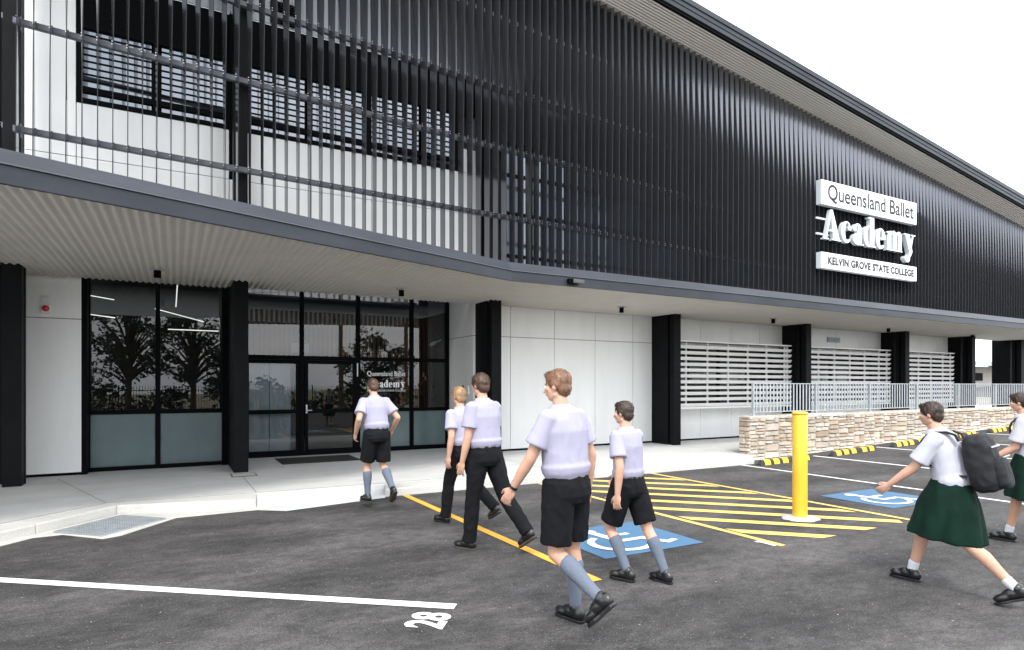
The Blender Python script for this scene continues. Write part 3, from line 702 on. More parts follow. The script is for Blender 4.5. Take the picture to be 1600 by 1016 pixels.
# fat-face serif letters for the word Academy, in units where x-height = 1
def earc(cx, cz, rx, rz, a0, a1, n=22): return [(cx+rx*math.cos(R(a0+(a1-a0)*i/n)), cz+rz*math.sin(R(a0+(a1-a0)*i/n))) for i in range(n+1)]
def circ(cx, cz, r, n=18): return [(cx+r*math.cos(2*math.pi*i/n), cz+r*math.sin(2*math.pi*i/n)) for i in range(n)]
def band(o, i_):   # strip between two open outlines of equal length
    return ('band', o, i_)
def glyphs():
    G = []; X = 0
    # A
    G += [[(X+.46, 1.42), (X+.60, 1.42), (X+1.10, 0), (X+.68, 0)], [(X+.46, 1.42), (X+.52, 1.30), (X+.19, .0), (X+.11, 0)], [(X+.0, 0), (X+.34, 0), (X+.34, .06), (X, .06)], [(X+.58, 0), (X+1.18, 0), (X+1.18, .06), (X+.58, .06)], [(X+.26, .40), (X+.78, .40), (X+.76, .47), (X+.28, .47)]]
    X = 1.20
    def bowl(x, rx=.36, a0=45, a1=320):
        return band(earc(x+.36, .5, rx, .52, a0, a1), earc(x+.42, .5, rx-.19, .46, a0, a1))
    G += [bowl(X), circ(X+.58, .72, .115)]                                   # c
    X = 2.0
    # a
    G += [[(X+.36, .0), (X+.36, .74), (X+.64, .80), (X+.64, 0)], [(X+.64, .06), (X+.78, .06), (X+.78, 0), (X+.64, 0)], band(earc(X+.36, .72, .28, .30, 0, 175), earc(X+.30, .72, .08, .22, 0, 175)), circ(X+.15, .74, .11),
          band(earc(X+.38, .27, .36, .29, 90, 285), earc(X+.40, .27, .13, .22, 90, 285))]
    X = 2.80
    # d
    G += [band(earc(X+.36, .5, .36, .52, 40, 320), earc(X+.42, .5, .16, .45, 40, 320)), [(X+.46, 0), (X+.76, 0), (X+.76, 1.45), (X+.46, 1.45)], [(X+.34, 1.38), (X+.46, 1.38), (X+.46, 1.45), (X+.34, 1.45)], [(X+.76, 0), (X+.88, 0), (X+.88, .06), (X+.76, .06)]]
    X = 3.70
    # e
    G += [band(earc(X+.36, .5, .36, .52, 0, 318), earc(X+.40, .5, .14, .45, 0, 318)), [(X+.24, .47), (X+.70, .47), (X+.70, .53), (X+.24, .53)], band(earc(X+.36, .5, .36, .52, 0, 60, 8), earc(X+.36, .5, .12, .45, 0, 60, 8))]
    X = 4.50
    # m
    for k2 in range(3): G += [[(X+.10+.42*k2, 0), (X+.36+.42*k2, 0), (X+.36+.42*k2, .82), (X+.10+.42*k2, .86)], [(X+.04+.42*k2, 0), (X+.42+.42*k2, 0), (X+.42+.42*k2, .055), (X+.04+.42*k2, .055)]]
    G += [[(X, .92), (X+.36, .99), (X+.36, .80), (X+.10, .80), (X+.10, .87), (X, .87)]]
    for k2 in range(2): G += [band(earc(X+.56+.42*k2, .74, .22, .28, 0, 165, 12), earc(X+.48+.42*k2, .74, .05, .19, 0, 165, 12))]
    X = 5.92
    # y
    G += [[(X+.06, 1.0), (X+.38, 1.0), (X+.66, .12), (X+.50, -.16)], [(X+.68, 1.0), (X+.76, 1.0), (X+.42, -.32), (X+.33, -.30)], [(X-.02, .95), (X+.46, .95), (X+.46, 1.005), (X-.02, 1.005)], [(X+.56, .95), (X+.90, .95), (X+.90, 1.005), (X+.56, 1.005)],
          band(earc(X+.26, -.26, .19, .20, 345, 200, 12), earc(X+.25, -.22, .10, .10, 345, 200, 12)), circ(X+.13, -.26, .12)]
    return G
def academy(O, width, depth, name, m, parent, vsc=.907):
    s_ = width/6.82; O = Vector(O); q_ = MB(); vz = s_*vsc
    for k2, g_ in enumerate(glyphs()):
        off = .0009*k2
        if g_[0] == 'band':
            o_, i_ = g_[1], g_[2]; n = len(o_); pts = list(o_)+list(reversed(i_)); quads = [(k3, k3+1, 2*n-2-k3, 2*n-1-k3) for k3 in range(n-1)]
        else: pts = g_; quads = [tuple(range(len(pts)))]
        n2 = len(pts); F_ = [O+Vector((a*s_, -depth-off if depth > .01 else -.002-off*.2, b*vz)) for a, b in pts]; Bk = [O+Vector((a*s_, 0, b*vz)) for a, b in pts]
        fs = list(quads)+[tuple(n2+i for i in reversed(t)) for t in quads]+[(i, (i+1) % n2, (i+1) % n2+n2, i+n2) for i in range(n2)]
        q_.add(F_+Bk, fs)
    return q_.build(name, m, parent)
ltr = academy((16.44, SY+.14, 5.79), 4.66, .11, 'academy_lettering', [M_signw, M_signside], sg)
for pl in ltr.data.polygons:
    if abs(pl.normal.y) < .5: pl.material_index = 1
q = MB()
for z in (5.93, 6.38): q.box(16.28, SY+.15, z, 16.9, SY+.19, z+.05)
for x in (16.6, 18.7, 20.7):
    for z in (5.1, 7.1): q.box(x, SY+.16, z, x+.05, 11.44, z+.05)
q.build('bracket', M_signside, sg)
# decal on the glass
dc = empty('window_decal', (3.93, 14.07, 1.4), 'white school name lettering on the glass beside the entrance doors', 'decal')
me = text_mesh('Queensland Ballet', 0.); fit_text(me, (3.90, 14.066, 1.745), ex, ey, en, .92, .13, .003); me.materials.append(M_signw); link(me, 'lettering', dc)
me = text_mesh('KELVIN GROVE STATE COLLEGE', .01); fit_text(me, (3.90, 14.066, 1.40), ex, ey, en, .92, .045, .003); me.materials.append(M_signw); link(me, 'lettering', dc)
academy((3.93, 14.068, 1.50), .88, .004, 'academy_lettering', M_signw, dc)
for o_ in (q,): pass

# ------------------------------------------------------------ small fixtures
def downlight(x, y, label):
    e_ = empty('downlight', (x, y, SZ-.01), label, 'light fitting', 'black downlights under the canopy')
    q_ = MB(); q_.tube((x, y, SZ-.145), (x, y, SZ-.03), .052, .052, 16); q_.build('can', M_frame, e_, bevel=.004)
    q_ = MB(); q_.box(x-.10, y-.03, SZ-.03, x+.10, y+.03, SZ-.012); q_.build('mounting_plate', M_galv, e_)
DL = ['nearest downlight, above the tall left window', 'downlight above the glass entrance', 'downlight above the plain white panels', 'downlight above the first slatted shutter', 'downlight above the second slatted shutter', 'downlight before the bright gap at far right', 'farthest downlight, at the right edge']
for (x, y), l_ in zip(((-.244, 11.26), (3.80, 11.33), (9.20, 11.42), (14.44, 11.37), (20.03, 11.45), (25.35, 11.5), (30.2, 11.5)), DL): downlight(x, y, 'black '+l_)
e = empty('security_light', (6.5, 9.42, 3.42), 'small black floodlight fixed to the canopy fascia near its bend', 'light fitting')
q = MB(); q.box(6.36, 9.40, 3.43, 6.62, 9.485, 3.52); q.build('housing', M_frame, e, bevel=.01)
q = MB(); q.obox((6.42, 9.36, 3.47), (6.62, 9.30, 3.45), .05, .07); q.build('lamp_head', M_rail, e, bevel=.01)
e = empty('alarm_siren', (-1.91, 12.9, 2.85), 'white alarm box with a round red strobe on the white wall panel', 'alarm')
q = MB(); q.box(-1.975, 12.86, 2.76, -1.845, 12.9, 2.92); q.build('housing', M_plastic, e, bevel=.008)
q = MB(); q.ell((-1.91, 12.85, 2.845), .052, .035, .052); q.build('strobe', M_red, e, smooth=True)
q = MB(); q.box(-1.97, 12.865, 2.985, -1.85, 12.9, 3.045); o = q.build('junction_box', M_plastic, bevel=.006, label='small white rectangular box above the red alarm strobe', cat='junction box')
q = MB(); q.box(-1.96, 12.858, 3.0, -1.86, 12.865, 3.03); q.build('cover', M_plastic, o)
e = empty('intercom', (5.93, 13.0, 1.4), 'white intercom box on the return wall right of the entrance', 'intercom')
q = MB(); q.box(5.925, 12.92, 1.34, 5.96, 13.06, 1.54); q.build('housing', M_plastic, e, bevel=.006)
q = MB(); q.ell((5.925, 13.2, 1.52), .02, .03, .03); q.ell((5.925, 13.1, 1.18), .02, .03, .03); q.build('button', M_frame, e, smooth=True)
e = empty('wall_camera', (5.9, 14.5, 2.6), 'small white camera seen through the glass right of the entrance', 'camera')
q = MB(); q.tube((5.75, 14.55, 2.62), (5.62, 14.45, 2.56), .045, .045, 12); q.build('housing', M_plastic, e); q = MB(); q.tube((5.75, 14.55, 2.62), (5.95, 14.6, 2.7), .02, .02, 8); q.build('arm', M_plastic, e)
q = MB(); q.prism([(1.87, 12.66), (3.35, 12.66), (3.35, 13.68), (1.87, 13.68)], .0, .014)
mt = q.build('door_mat', M_mat, bevel=.004, label='black rectangular mat in front of the glass entrance doors', cat='door mat')
q = MB(); 
for a in ((1.84, 12.63, 3.38, 12.66), (1.84, 13.68, 3.38, 13.71), (1.84, 12.66, 1.87, 13.68), (3.35, 12.66, 3.38, 13.68)): q.box(a[0], a[1], 0, a[2], a[3], .011)
q.build('edge_strip', M_rubber, mt)

for (a, b, l_) in ((2.27, 2.42, 'left one of two white paper notices high behind the entrance glass'), (2.49, 2.64, 'right one of two white paper notices high behind the entrance glass')):
    q = MB(); q.box(a, 14.30, 2.27, b, 14.302, 2.49); q.build('paper_notice', M_board, label=l_, cat='notice', group='paper notices above the doors')
random.seed(21); q = MB()
for i in range(260):
    x = random.uniform(-1.5, 10); y = random.uniform(2, 8.7); s1 = random.uniform(.004, .013); a = random.uniform(0, 3.1); z = gz(x)+.003
    dx, dy = math.cos(a)*s1, math.sin(a)*s1
    q.add([(x-dx, y-dy, z), (x+dy*.5, y-dx*.5, z+s1*.3), (x+dx, y+dy, z+.001), (x-dy*.5, y+dx*.5, z+s1*.2)], [(0, 1, 2, 3)])
q.build('leaf_litter', mat('dry_leaf', (.28, .18, .10), .9, var=.5, vscale=3, col2=(.5, .46, .4)), kind='stuff', fixn=False)
# ------------------------------------------------------------ stone retaining wall
random.seed(11)
sw = empty('stone_wall', (11.25, 9.46, -.12), 'low retaining wall of pale sandstone blocks under the grey railing', 'wall')
M_stone = mat('sandstone', (.5, .45, .38), .85, var=.14, vscale=7, bump=.8, bscale=22, vcol=True)
M_mortar = mat('wall_mortar', (.29, .25, .20), .95)
cols_ = [(.56, .51, .45), (.62, .58, .53), (.53, .46, .39), (.60, .55, .48), (.63, .60, .56), (.60, .56, .52), (.50, .40, .31), (.56, .49, .42), (.55, .52, .48), (.60, .55, .49)]
sv, sf, sc = [], [], []
def stone(a0, a1, z0, z1, end=False):
    """stone on the face: a along X (or along Y for the end face)"""
    g2 = .009; a0 += g2; a1 -= g2; z0 += g2; z1 -= g2
    if a1-a0 < .03 or z1-z0 < .02: return
    jj = lambda k=.014: random.uniform(-k, k)
    out = random.uniform(.0, .018) if not (a0 < 11.4 or end) else .006; nx_, nz_ = 5, 4; base = len(sv); c_ = random.choice(cols_); br = random.uniform(.62, .92); c_ = (c_[0]*br*1.02, c_[1]*br*.97, c_[2]*br*.90)
    sk = [jj(), jj(), jj(), jj()]; ph = random.uniform(0, 100)
    for j in range(nz_+1):
        for i in range(nx_+1):
            u, v = i/nx_, j/nz_
            edge = (1 if i in (0, nx_) else 0)+(1 if j in (0, nz_) else 0)
            a = a0+(a1-a0)*u; z = z0+(z1-z0)*v
            if i == 0: a += sk[0]*(v-.5)*1.5+.012*(j in (0, nz_))
            if i == nx_: a += sk[1]*(v-.5)*1.5-.012*(j in (0, nz_))
            if j == 0: z += sk[2]*(u-.5)*1.5
            if j == nz_: z += sk[3]*(u-.5)*1.5
            d = -.022 if edge else out+.022*noise.noise(Vector((a*6+ph, z*6, ph)))+.006
            if not edge and (i in (1, nx_-1)):
                a += (.35 if i == 1 else -.35)*(a1-a0)/nx_*.9 * (-1 if True else 1)
            if not edge and j in (1, nz_-1): z += (-.6 if j == 1 else .6)*(z1-z0)/nz_
            sv.append((11.25-d, 9.46+a, z) if end else (a, 9.46-d, z)); sc.append(c_)
    for j in range(nz_):
        for i in range(nx_):
            q0 = base+j*(nx_+1)+i; f = (q0, q0+1, q0+nx_+2, q0+nx_+1); sf.append(f[::-1] if end else f)
def split(a0, a1, z0, z1, end, dep=0):
    w_, h_ = a1-a0, z1-z0
    if w_ > .62 or (w_ > .40 and w_ > h_*4.2) or (h_ < .2 and w_ > .30 and random.random() < .3):
        t = random.uniform(.36, .64)*w_; split(a0, a0+t, z0, z1, end, dep+1); split(a0+t, a1, z0, z1, end, dep+1)
    elif h_ > .19 or (h_ > .12 and random.random() < .5):
        t = random.uniform(.36, .64)*h_; split(a0, a1, z0, z0+t, end, dep+1); split(a0, a1, z0+t, z1, end, dep+1)
    else: stone(a0, a1, z0, z1, end)
x = 11.25; WT = .855
while x < 33:
    w_ = random.uniform(.8, 1.2); zb = gz(x)-.12
    if x > 20: zb = max(zb, gz(x)-.1)
    split(x, x+w_, zb, WT-.005, False); x += w_
split(.0, .33, -.2, WT-.005, True)
for i in range(0): pass
xcap = 11.25
def box_to(lst, x0, y0, z0, x1, y1, z1, c_):
    b = len(sv); sv.extend([(x0,y0,z0),(x1,y0,z0),(x1,y1,z0),(x0,y1,z0),(x0,y0,z1),(x1,y0,z1),(x1,y1,z1),(x0,y1,z1)]); sc.extend([c_]*8)
    for f in [(0,3,2,1),(4,5,6,7),(0,1,5,4),(1,2,6,5),(2,3,7,6),(3,0,4,7)]: sf.append(tuple(i+b for i in f))
while xcap < 33:   # top stones
    w_ = random.uniform(.3, .7); c_ = random.choice(cols_); box_to(0, xcap+.006, 9.45+random.uniform(-.01, .01), WT-.06, xcap+w_-.006, 9.80, WT+random.uniform(-.006, .008), c_); xcap += w_
me = bpy.data.meshes.new('stones'); me.from_pydata(sv, [], sf); me.update(); ca_ = me.color_attributes.new('tint', 'FLOAT_COLOR', 'POINT')
for i, c_ in enumerate(sc): ca_.data[i].color = (*c_, 1)
me.materials.append(M_stone); link(me, 'stones', sw)
q = MB(); q.box(11.27, 9.485, -.3, 33, 9.78, WT-.07); q.build('mortar_core', M_mortar, sw)

# ------------------------------------------------------------ galvanised railing
rl = empty('railing', (11.45, 9.61, .86), 'long galvanised steel railing with vertical bars on top of stone wall', 'railing')
posts = [11.52, 13.75, 15.95, 18.15, 20.35, 22.55, 24.75, 26.95, 29.15, 31.35, 33.5]; RY = 9.61
for i, x in enumerate(posts):
    q = MB(); q.box(x-.02, RY-.03, .855, x+.02, RY+.03, 1.60); q.box(x-.05, RY-.05, .855, x+.05, RY+.05, .867); q.build('post', M_galv, rl, bevel=.002)
    if i < len(posts)-1:
        b = posts[i+1]; q = MB(); q.box(x+.022, RY-.022, 1.575, b-.022, RY+.022, 1.595); q.box(x+.022, RY-.02, .925, b-.022, RY+.02, .945)
        n_ = round((b-x)/.115)
        for j in range(1, n_): xx_ = x+(b-x)*j/n_; q.box(xx_-.0185, RY-.005, .945, xx_+.0185, RY+.005, 1.575)
        q.build('panel', M_galv, rl)

# ------------------------------------------------------------ bollard
bo = empty('bollard', (6.86, 5.01, -.115), 'tall yellow steel bollard on a concrete pad in the striped zone', 'bollard')
BX, BYY, bz = 6.86, 5.01, gz(6.8)
q = MB(); q.tube((BX, BYY, bz), (BX, BYY, 1.18), .0875, .0875, 40); q.build('post', M_yellow, bo, smooth=False, bevel=.002)
for pl in bo.children[0].data.polygons: pl.use_smooth = len(pl.vertices) == 4
q = MB(); q.loft([[(BX+r*math.cos(2*math.pi*i/40), BYY+r*math.sin(2*math.pi*i/40), z) for i in range(40)] for r, z in ((.0875, 1.182), (.0925, 1.184), (.0935, 1.20), (.089, 1.214), (.07, 1.219), (.03, 1.221))]); q.build('cap', M_yellow, bo, smooth=True)
q = MB(); pts = [(BX+(.23+.02*math.sin(i*2.3))*math.cos(2*math.pi*i/26), BYY+(.21+.02*math.cos(i*1.7))*math.sin(2*math.pi*i/26)) for i in range(26)]
q.loft([[(a, b, bz) for a, b in pts], [(a, b, bz+.012) for a, b in pts], [(BX+(a-BX)*.4, BYY+(b-BYY)*.4, bz+.03) for a, b in pts]]); q.build('concrete_pad', M_kerb, bo, smooth=True)

# ------------------------------------------------------------ wheel stops
def wheel_stop(xc, yc, label):
    e_ = empty('wheel_stop', (xc, yc, gz(xc)), label, 'wheel stop', 'wheel stops along the stone wall')
    Ln = 1.65; hx = Ln/2; prof = [(-.075, 0), (-.06, .06), (-.035, .10), (.035, .10), (.06, .06), (.075, 0)]
    def seg(a, b, q_, grow=0., ta=0, tb=0):
        rings = []
        for xx_, t in ((a, ta), (b, tb)):
            rings.append([(xx_, yc+y_*(1+grow), gz(xx_)+.002+(z_*(1+grow*.6))*(1-t)) for y_, z_ in prof])
        q_.loft(rings)
    q_ = MB(); x0_ = xc-hx; rings = []
    for xx_, f_ in ((x0_, .25), (x0_+.06, .9), (x0_+.1, 1), (xc+hx-.1, 1), (xc+hx-.06, .9), (xc+hx, .25)):
        rings.append([(xx_, yc+y_, gz(xx_)+.001+z_*f_) for y_, z_ in prof])
    q_.loft(rings); q_.build('body', M_rubber, e_)
    for t in (.07, .24, .41, .66, .83):
        y_ = MB(); a = x0_+t*Ln; seg(a, a+.175, y_, .035); y_.build('yellow_patch', M_yel2, e_)
WL = ['yellow and black wheel stop nearest the end of the stone wall', 'yellow and black wheel stop second from the bollard end', 'yellow and black wheel stop third along the stone wall', 'yellow and black wheel stop fourth along the wall, behind the skirted student', 'yellow and black wheel stop fifth along the wall', 'yellow and black wheel stop sixth along, farthest one, at the right edge']
for i in range(6): wheel_stop(11.45+2.42*i, 8.72+.02*i, WL[i])

# ------------------------------------------------------------ vegetation, background
random.seed(5)
def leafblob(q_, c, r, n, s):
    for _ in range(n):
        d = Vector((random.gauss(0, 1), random.gauss(0, 1), random.gauss(0, .8))); d.normalize(); pnt = Vector(c)+d*r*random.random()**.45
        a = Vector((random.gauss(0, 1), random.gauss(0, 1), random.gauss(0, .6))).normalized(); b = a.orthogonal().normalized()
        b = (b*math.cos(1)+a.cross(b)*math.sin(random.uniform(0, 6))).normalized(); ss = s*random.uniform(.6, 1.4)
        q_.add([pnt-a*ss, pnt+b*ss*.45, pnt+a*ss, pnt-b*ss*.45], [(0, 1, 2, 3)])
def tree(x, y, h, cr_, label, m=M_leaf, seed=1, n=24, dens=110, leaf=.12, group=None):
    random.seed(seed); z0 = gz(x, y); e_ = empty('tree', (x, y, z0), label, 'tree', group)
    t = MB(); c_ = MB(); th = h*.4
    t.tube((x, y, z0-.1), (x+.1, y, z0+th), h*.028, h*.018, 10)
    for i in range(n):
        a = random.uniform(0, 6.28); f = i/n; zc = z0+th*.7+(h-th*.7)*(.1+.9*f); rr = cr_*math.sin(math.pi*(.18+.72*f))*random.uniform(.35, 1)
        cx_, cy_ = x+math.cos(a)*rr, y+math.sin(a)*rr; st = Vector((x+.1*f, y, z0+th*.6+(h-th)*.6*f)); en_ = Vector((cx_, cy_, zc)); mid = st.lerp(en_, .5)+Vector((0, 0, .1*h*.3))
        t.tube(st, mid, h*.012, h*.008, 6); t.tube(mid, en_, h*.008, h*.003, 6)
        leafblob(c_, (cx_, cy_, zc), random.uniform(.28, .5)*cr_*.62, dens, leaf)
    t.tube((x+.1, y, z0+th), (x+.15, y+.1, z0+h*.9), h*.018, h*.004, 8)
    t.build('trunk', M_bark, e_); c_.build('crown', m, e_, fixn=False); return e_
# beyond the far end of the building
tree(62, 33, 6.6, 4.2, 'round green tree behind the pale building at far right', M_leaf2, 3, 22, 160, .25)
tree(72, 30, 8.0, 5, 'larger green tree at far right beyond the pale roof', M_leaf2, 4, 22, 160, .3)
# street side, behind the camera: mirrored in the glass
tree(-2.3, -13.5, 6.6, 2.4, 'spreading street tree left of its pair, mirrored in the tall window', M_leaf, 6, 46, 62, .13)
tree(.9, -13.8, 6.2, 2.3, 'spreading street tree right of its pair, mirrored in the tall window', M_leaf, 7, 46, 62, .13)
tree(12.5, -15, 5.2, 3.0, 'broad street tree mirrored in the entrance glass', M_leaf, 8, 30, 90, .15)
q = MB(); random.seed(9)  # scrub added behind the camera to keep the mirrored horizon dark
for i in range(170):
    x = -40+i*.6; 
    leafblob(q, (x+random.uniform(-1, 1), -16.5+random.uniform(-1.5, 1.5), random.uniform(.1, 1.5)+.35*math.sin(x*.5)), .95, 85, .2)
q.build('added_hedge', M_leaf, kind='stuff', fixn=False, label='mass of scrub added across the street to darken the reflections', cat='vegetation')
def power_pole(x, y, h, label):
    e_ = empty('power_pole', (x, y, gz(x, y)), label, 'power pole', 'power poles across the street')
    q_ = MB(); q_.tube((x, y, -.3), (x, y, h), .16, .11, 12); q_.build('pole', M_timberpole, e_)
    q_ = MB(); q_.box(x-1.1, y-.05, h-.75, x+1.1, y+.05, h-.62); q_.box(x-.8, y-.05, h-1.6, x+.8, y+.05, h-1.5); q_.build('cross_arm', M_timberpole, e_)
    q_ = MB(); q_.tube((x, y, h-2.2), (x-2.2, y+.3, h-1.8), .03, .025, 6); q_.box(x-2.7, y+.2, h-1.86, x-2.1, y+.4, h-1.76); q_.build('lamp_arm', M_galv, e_)
power_pole(9.3, -11.5, 8.5, 'timber power pole with street lamp opposite the entrance')
power_pole(14.0, -12.5, 8.8, 'second timber power pole, farther along the street')
q = MB(); q.tube((2.3, -12, -.3), (2.3, -12, 6.4), .07, .06, 10); o = q.build('steel_pole', M_black, label='slim dark steel pole beside the pair of street trees', cat='pole'); q = MB(); q.box(2.2, -12.4, 6.4, 2.4, -11.8, 6.46); q.build('lamp_head', M_black, o)
ww = MB()
for (a, b, sag) in (((9.3-1, -11.5, 7.8), (-30, -13, 7.6), 1.2), ((9.3+1, -11.5, 7.8), (-30, -12, 7.6), 1.3), ((9.3, -11.5, 6.95), (-30, -12.5, 6.9), 1.0), ((9.3, -11.5, 7.8), (14, -12.5, 8.1), .1), ((9.3, -11.5, 6.9), (14, -12.5, 7.2), .1), ((14, -12.5, 8.1), (60, -14, 8), 1.4), ((14, -12.5, 7.2), (60, -13.5, 7.2), 1.4), ((9.3, -11.5, 6.6), (26, -30, 8), .6)):
    pv = None
    for i in range(13):
        t = i/12; pnt = Vector(a).lerp(Vector(b), t)-Vector((0, 0, sag*4*t*(1-t)))
        if pv: ww.tube(pv, pnt, .014, .014, 5, False)
        pv = pnt
ww.build('power_lines', M_rubber, label='black overhead wires strung between the power poles', cat='power lines', kind='stuff')
fe = empty('picket_fence', (-6, -9.5, -.12), 'black steel picket fence along the street side of the car park', 'fence')
for i in range(14):
    a = -12+i*2.4; q = MB(); q.box(a, -9.53, .05, a+2.3, -9.49, .09); q.box(a, -9.53, 1.25, a+2.3, -9.49, 1.29)
    for j in range(18): q.box(a+.08+j*.125, -9.52, -.05, a+.10+j*.125, -9.50, 1.5)
    q.build('panel', M_black, fe)
    q = MB(); q.box(a-.075, -9.54, -.2, a-.02, -9.48, 1.55); q.build('post', M_black, fe)

# pale building beyond the right-hand end
e = empty('far_building', (46, 25, 0), 'low white building with pale roof seen past the last columns', 'building')
q = MB(); q.box(44, 24.5, 0, 66, 30, 3.0); q.build('wall', mat('far_wall', (.62, .58, .52), .7), e)
q = MB(); q.add([(41, 22.5, 3.05), (68, 22.5, 3.05), (68, 27, 5.4), (41, 27, 5.4), (41, 22.5, 3.25), (68, 22.5, 3.25), (68, 27, 5.6), (41, 27, 5.6)], [(0,3,2,1),(4,5,6,7),(0,1,5,4),(1,2,6,5),(2,3,7,6),(3,0,4,7)]); q.build('roof', mat('far_roof', (.72, .70, .66), .5), e)
q = MB(); q.box(41, 22.3, 2.95, 68, 22.5, 3.25); q.build('gutter', M_galv, e)
for x in (47, 50.5, 54): 
    q = MB(); q.box(x, 24.42, 1.9, x+1.4, 24.5, 2.5); q.build('window', M_frame, e)
for x in (44, 49, 54): 
    q = MB(); q.tube((x, 23, 0), (x, 23, 3), .08, .08, 10); q.build('veranda_post', M_white, e)
q = MB(); q.box(37.7, 17.9, 0, 37.95, 18.15, 4.2); o = q.build('steel_post', M_black, label='slim black post standing in the bright gap at far right', cat='post'); q = MB(); q.box(37.65, 17.85, 0, 38.0, 18.2, .03); q.build('base_plate', M_black, o)

# ------------------------------------------------------------ PEOPLE
M_skin = mat('skin', (.53, .31, .22), .5, var=.10, vscale=9, spec=.4)
M_shirt = mat('lilac_shirt', (.355, .345, .445), .85, var=.03, vscale=3, spec=.1, bump=.06, bscale=60)
M_blouse = mat('white_blouse', (.46, .465, .53), .85, var=.03, vscale=3, spec=.1, bump=.06, bscale=60)
M_short = mat('charcoal_cloth', (.0075, .0078, .0095), .85, var=.25, vscale=8, bump=.2, bscale=90, spec=.15)
M_skirt = mat('bottle_green_skirt', (.0035, .019, .012), .85, var=.25, vscale=6, bump=.2, bscale=80, spec=.15)
M_sock = mat('grey_blue_sock', (.12, .145, .19), .9, bump=.4, bscale=160, stretch=(1, 1, .2))
M_sockw = mat('white_sock', (.62, .62, .66), .9, bump=.4, bscale=160)
M_shoe = mat('black_leather', (.010, .010, .011), .32, spec=.6)
M_sole = mat('shoe_sole', (.05, .04, .03), .8)
M_hair = {k_: mat('hair_'+k_, c_, .45, var=.35, vscale=30, stretch=(1, 1, .15)) for k_, c_ in dict(brown=(.075, .038, .022), dark=(.035, .02, .013), blonde=(.36, .22, .11), ginger=(.17, .085, .045)).items()}
M_eye = mat('eye_white', (.7, .7, .68), .2); M_iris = mat('iris', (.03, .02, .015), .2); M_lip = mat('lips', (.42, .15, .12), .45)
DG = bpy.context.evaluated_depsgraph_get
def remesh(q_, name, m, parent, vox, smooth_it=4, wr=0., wf=9., wst=(1, 1, 1), loc=(0, 0, 0)):
    me = q_.mesh(name); bm = bmesh.new(); bm.from_mesh(me); bmesh.ops.recalc_face_normals(bm, faces=bm.faces); bm.to_mesh(me); bm.free()
    o_ = bpy.data.objects.new(name, me); C.objects.link(o_)
    r = o_.modifiers.new('r', 'REMESH'); r.mode = 'VOXEL'; r.voxel_size = vox; r.adaptivity = 0
    sm = o_.modifiers.new('s', 'SMOOTH'); sm.iterations = smooth_it; sm.factor = .5
    dg = DG(); dg.update(); me2 = bpy.data.meshes.new_from_object(o_.evaluated_get(dg)); bpy.data.objects.remove(o_); bpy.data.meshes.remove(me)
    if wr > 0:
        nn = [v.normal.copy() for v in me2.vertices]
        for v, nr in zip(me2.vertices, nn):
            c_ = v.co; k2 = Vector((c_.x*wst[0], c_.y*wst[1], c_.z*wst[2]))*wf
            d = noise.noise(k2+Vector((3, 7, 1)))+.5*noise.noise(k2*2.1); d = 1-abs(d)*2.2 if True else d
            v.co = c_+nr*wr*d
    me2.materials.clear(); me2.materials.append(m); me2.polygons.foreach_set('use_smooth', [True]*len(me2.polygons)); me2.name = name
    o_ = bpy.data.objects.new(name, me2); C.objects.link(o_); o_.parent = parent; return o_
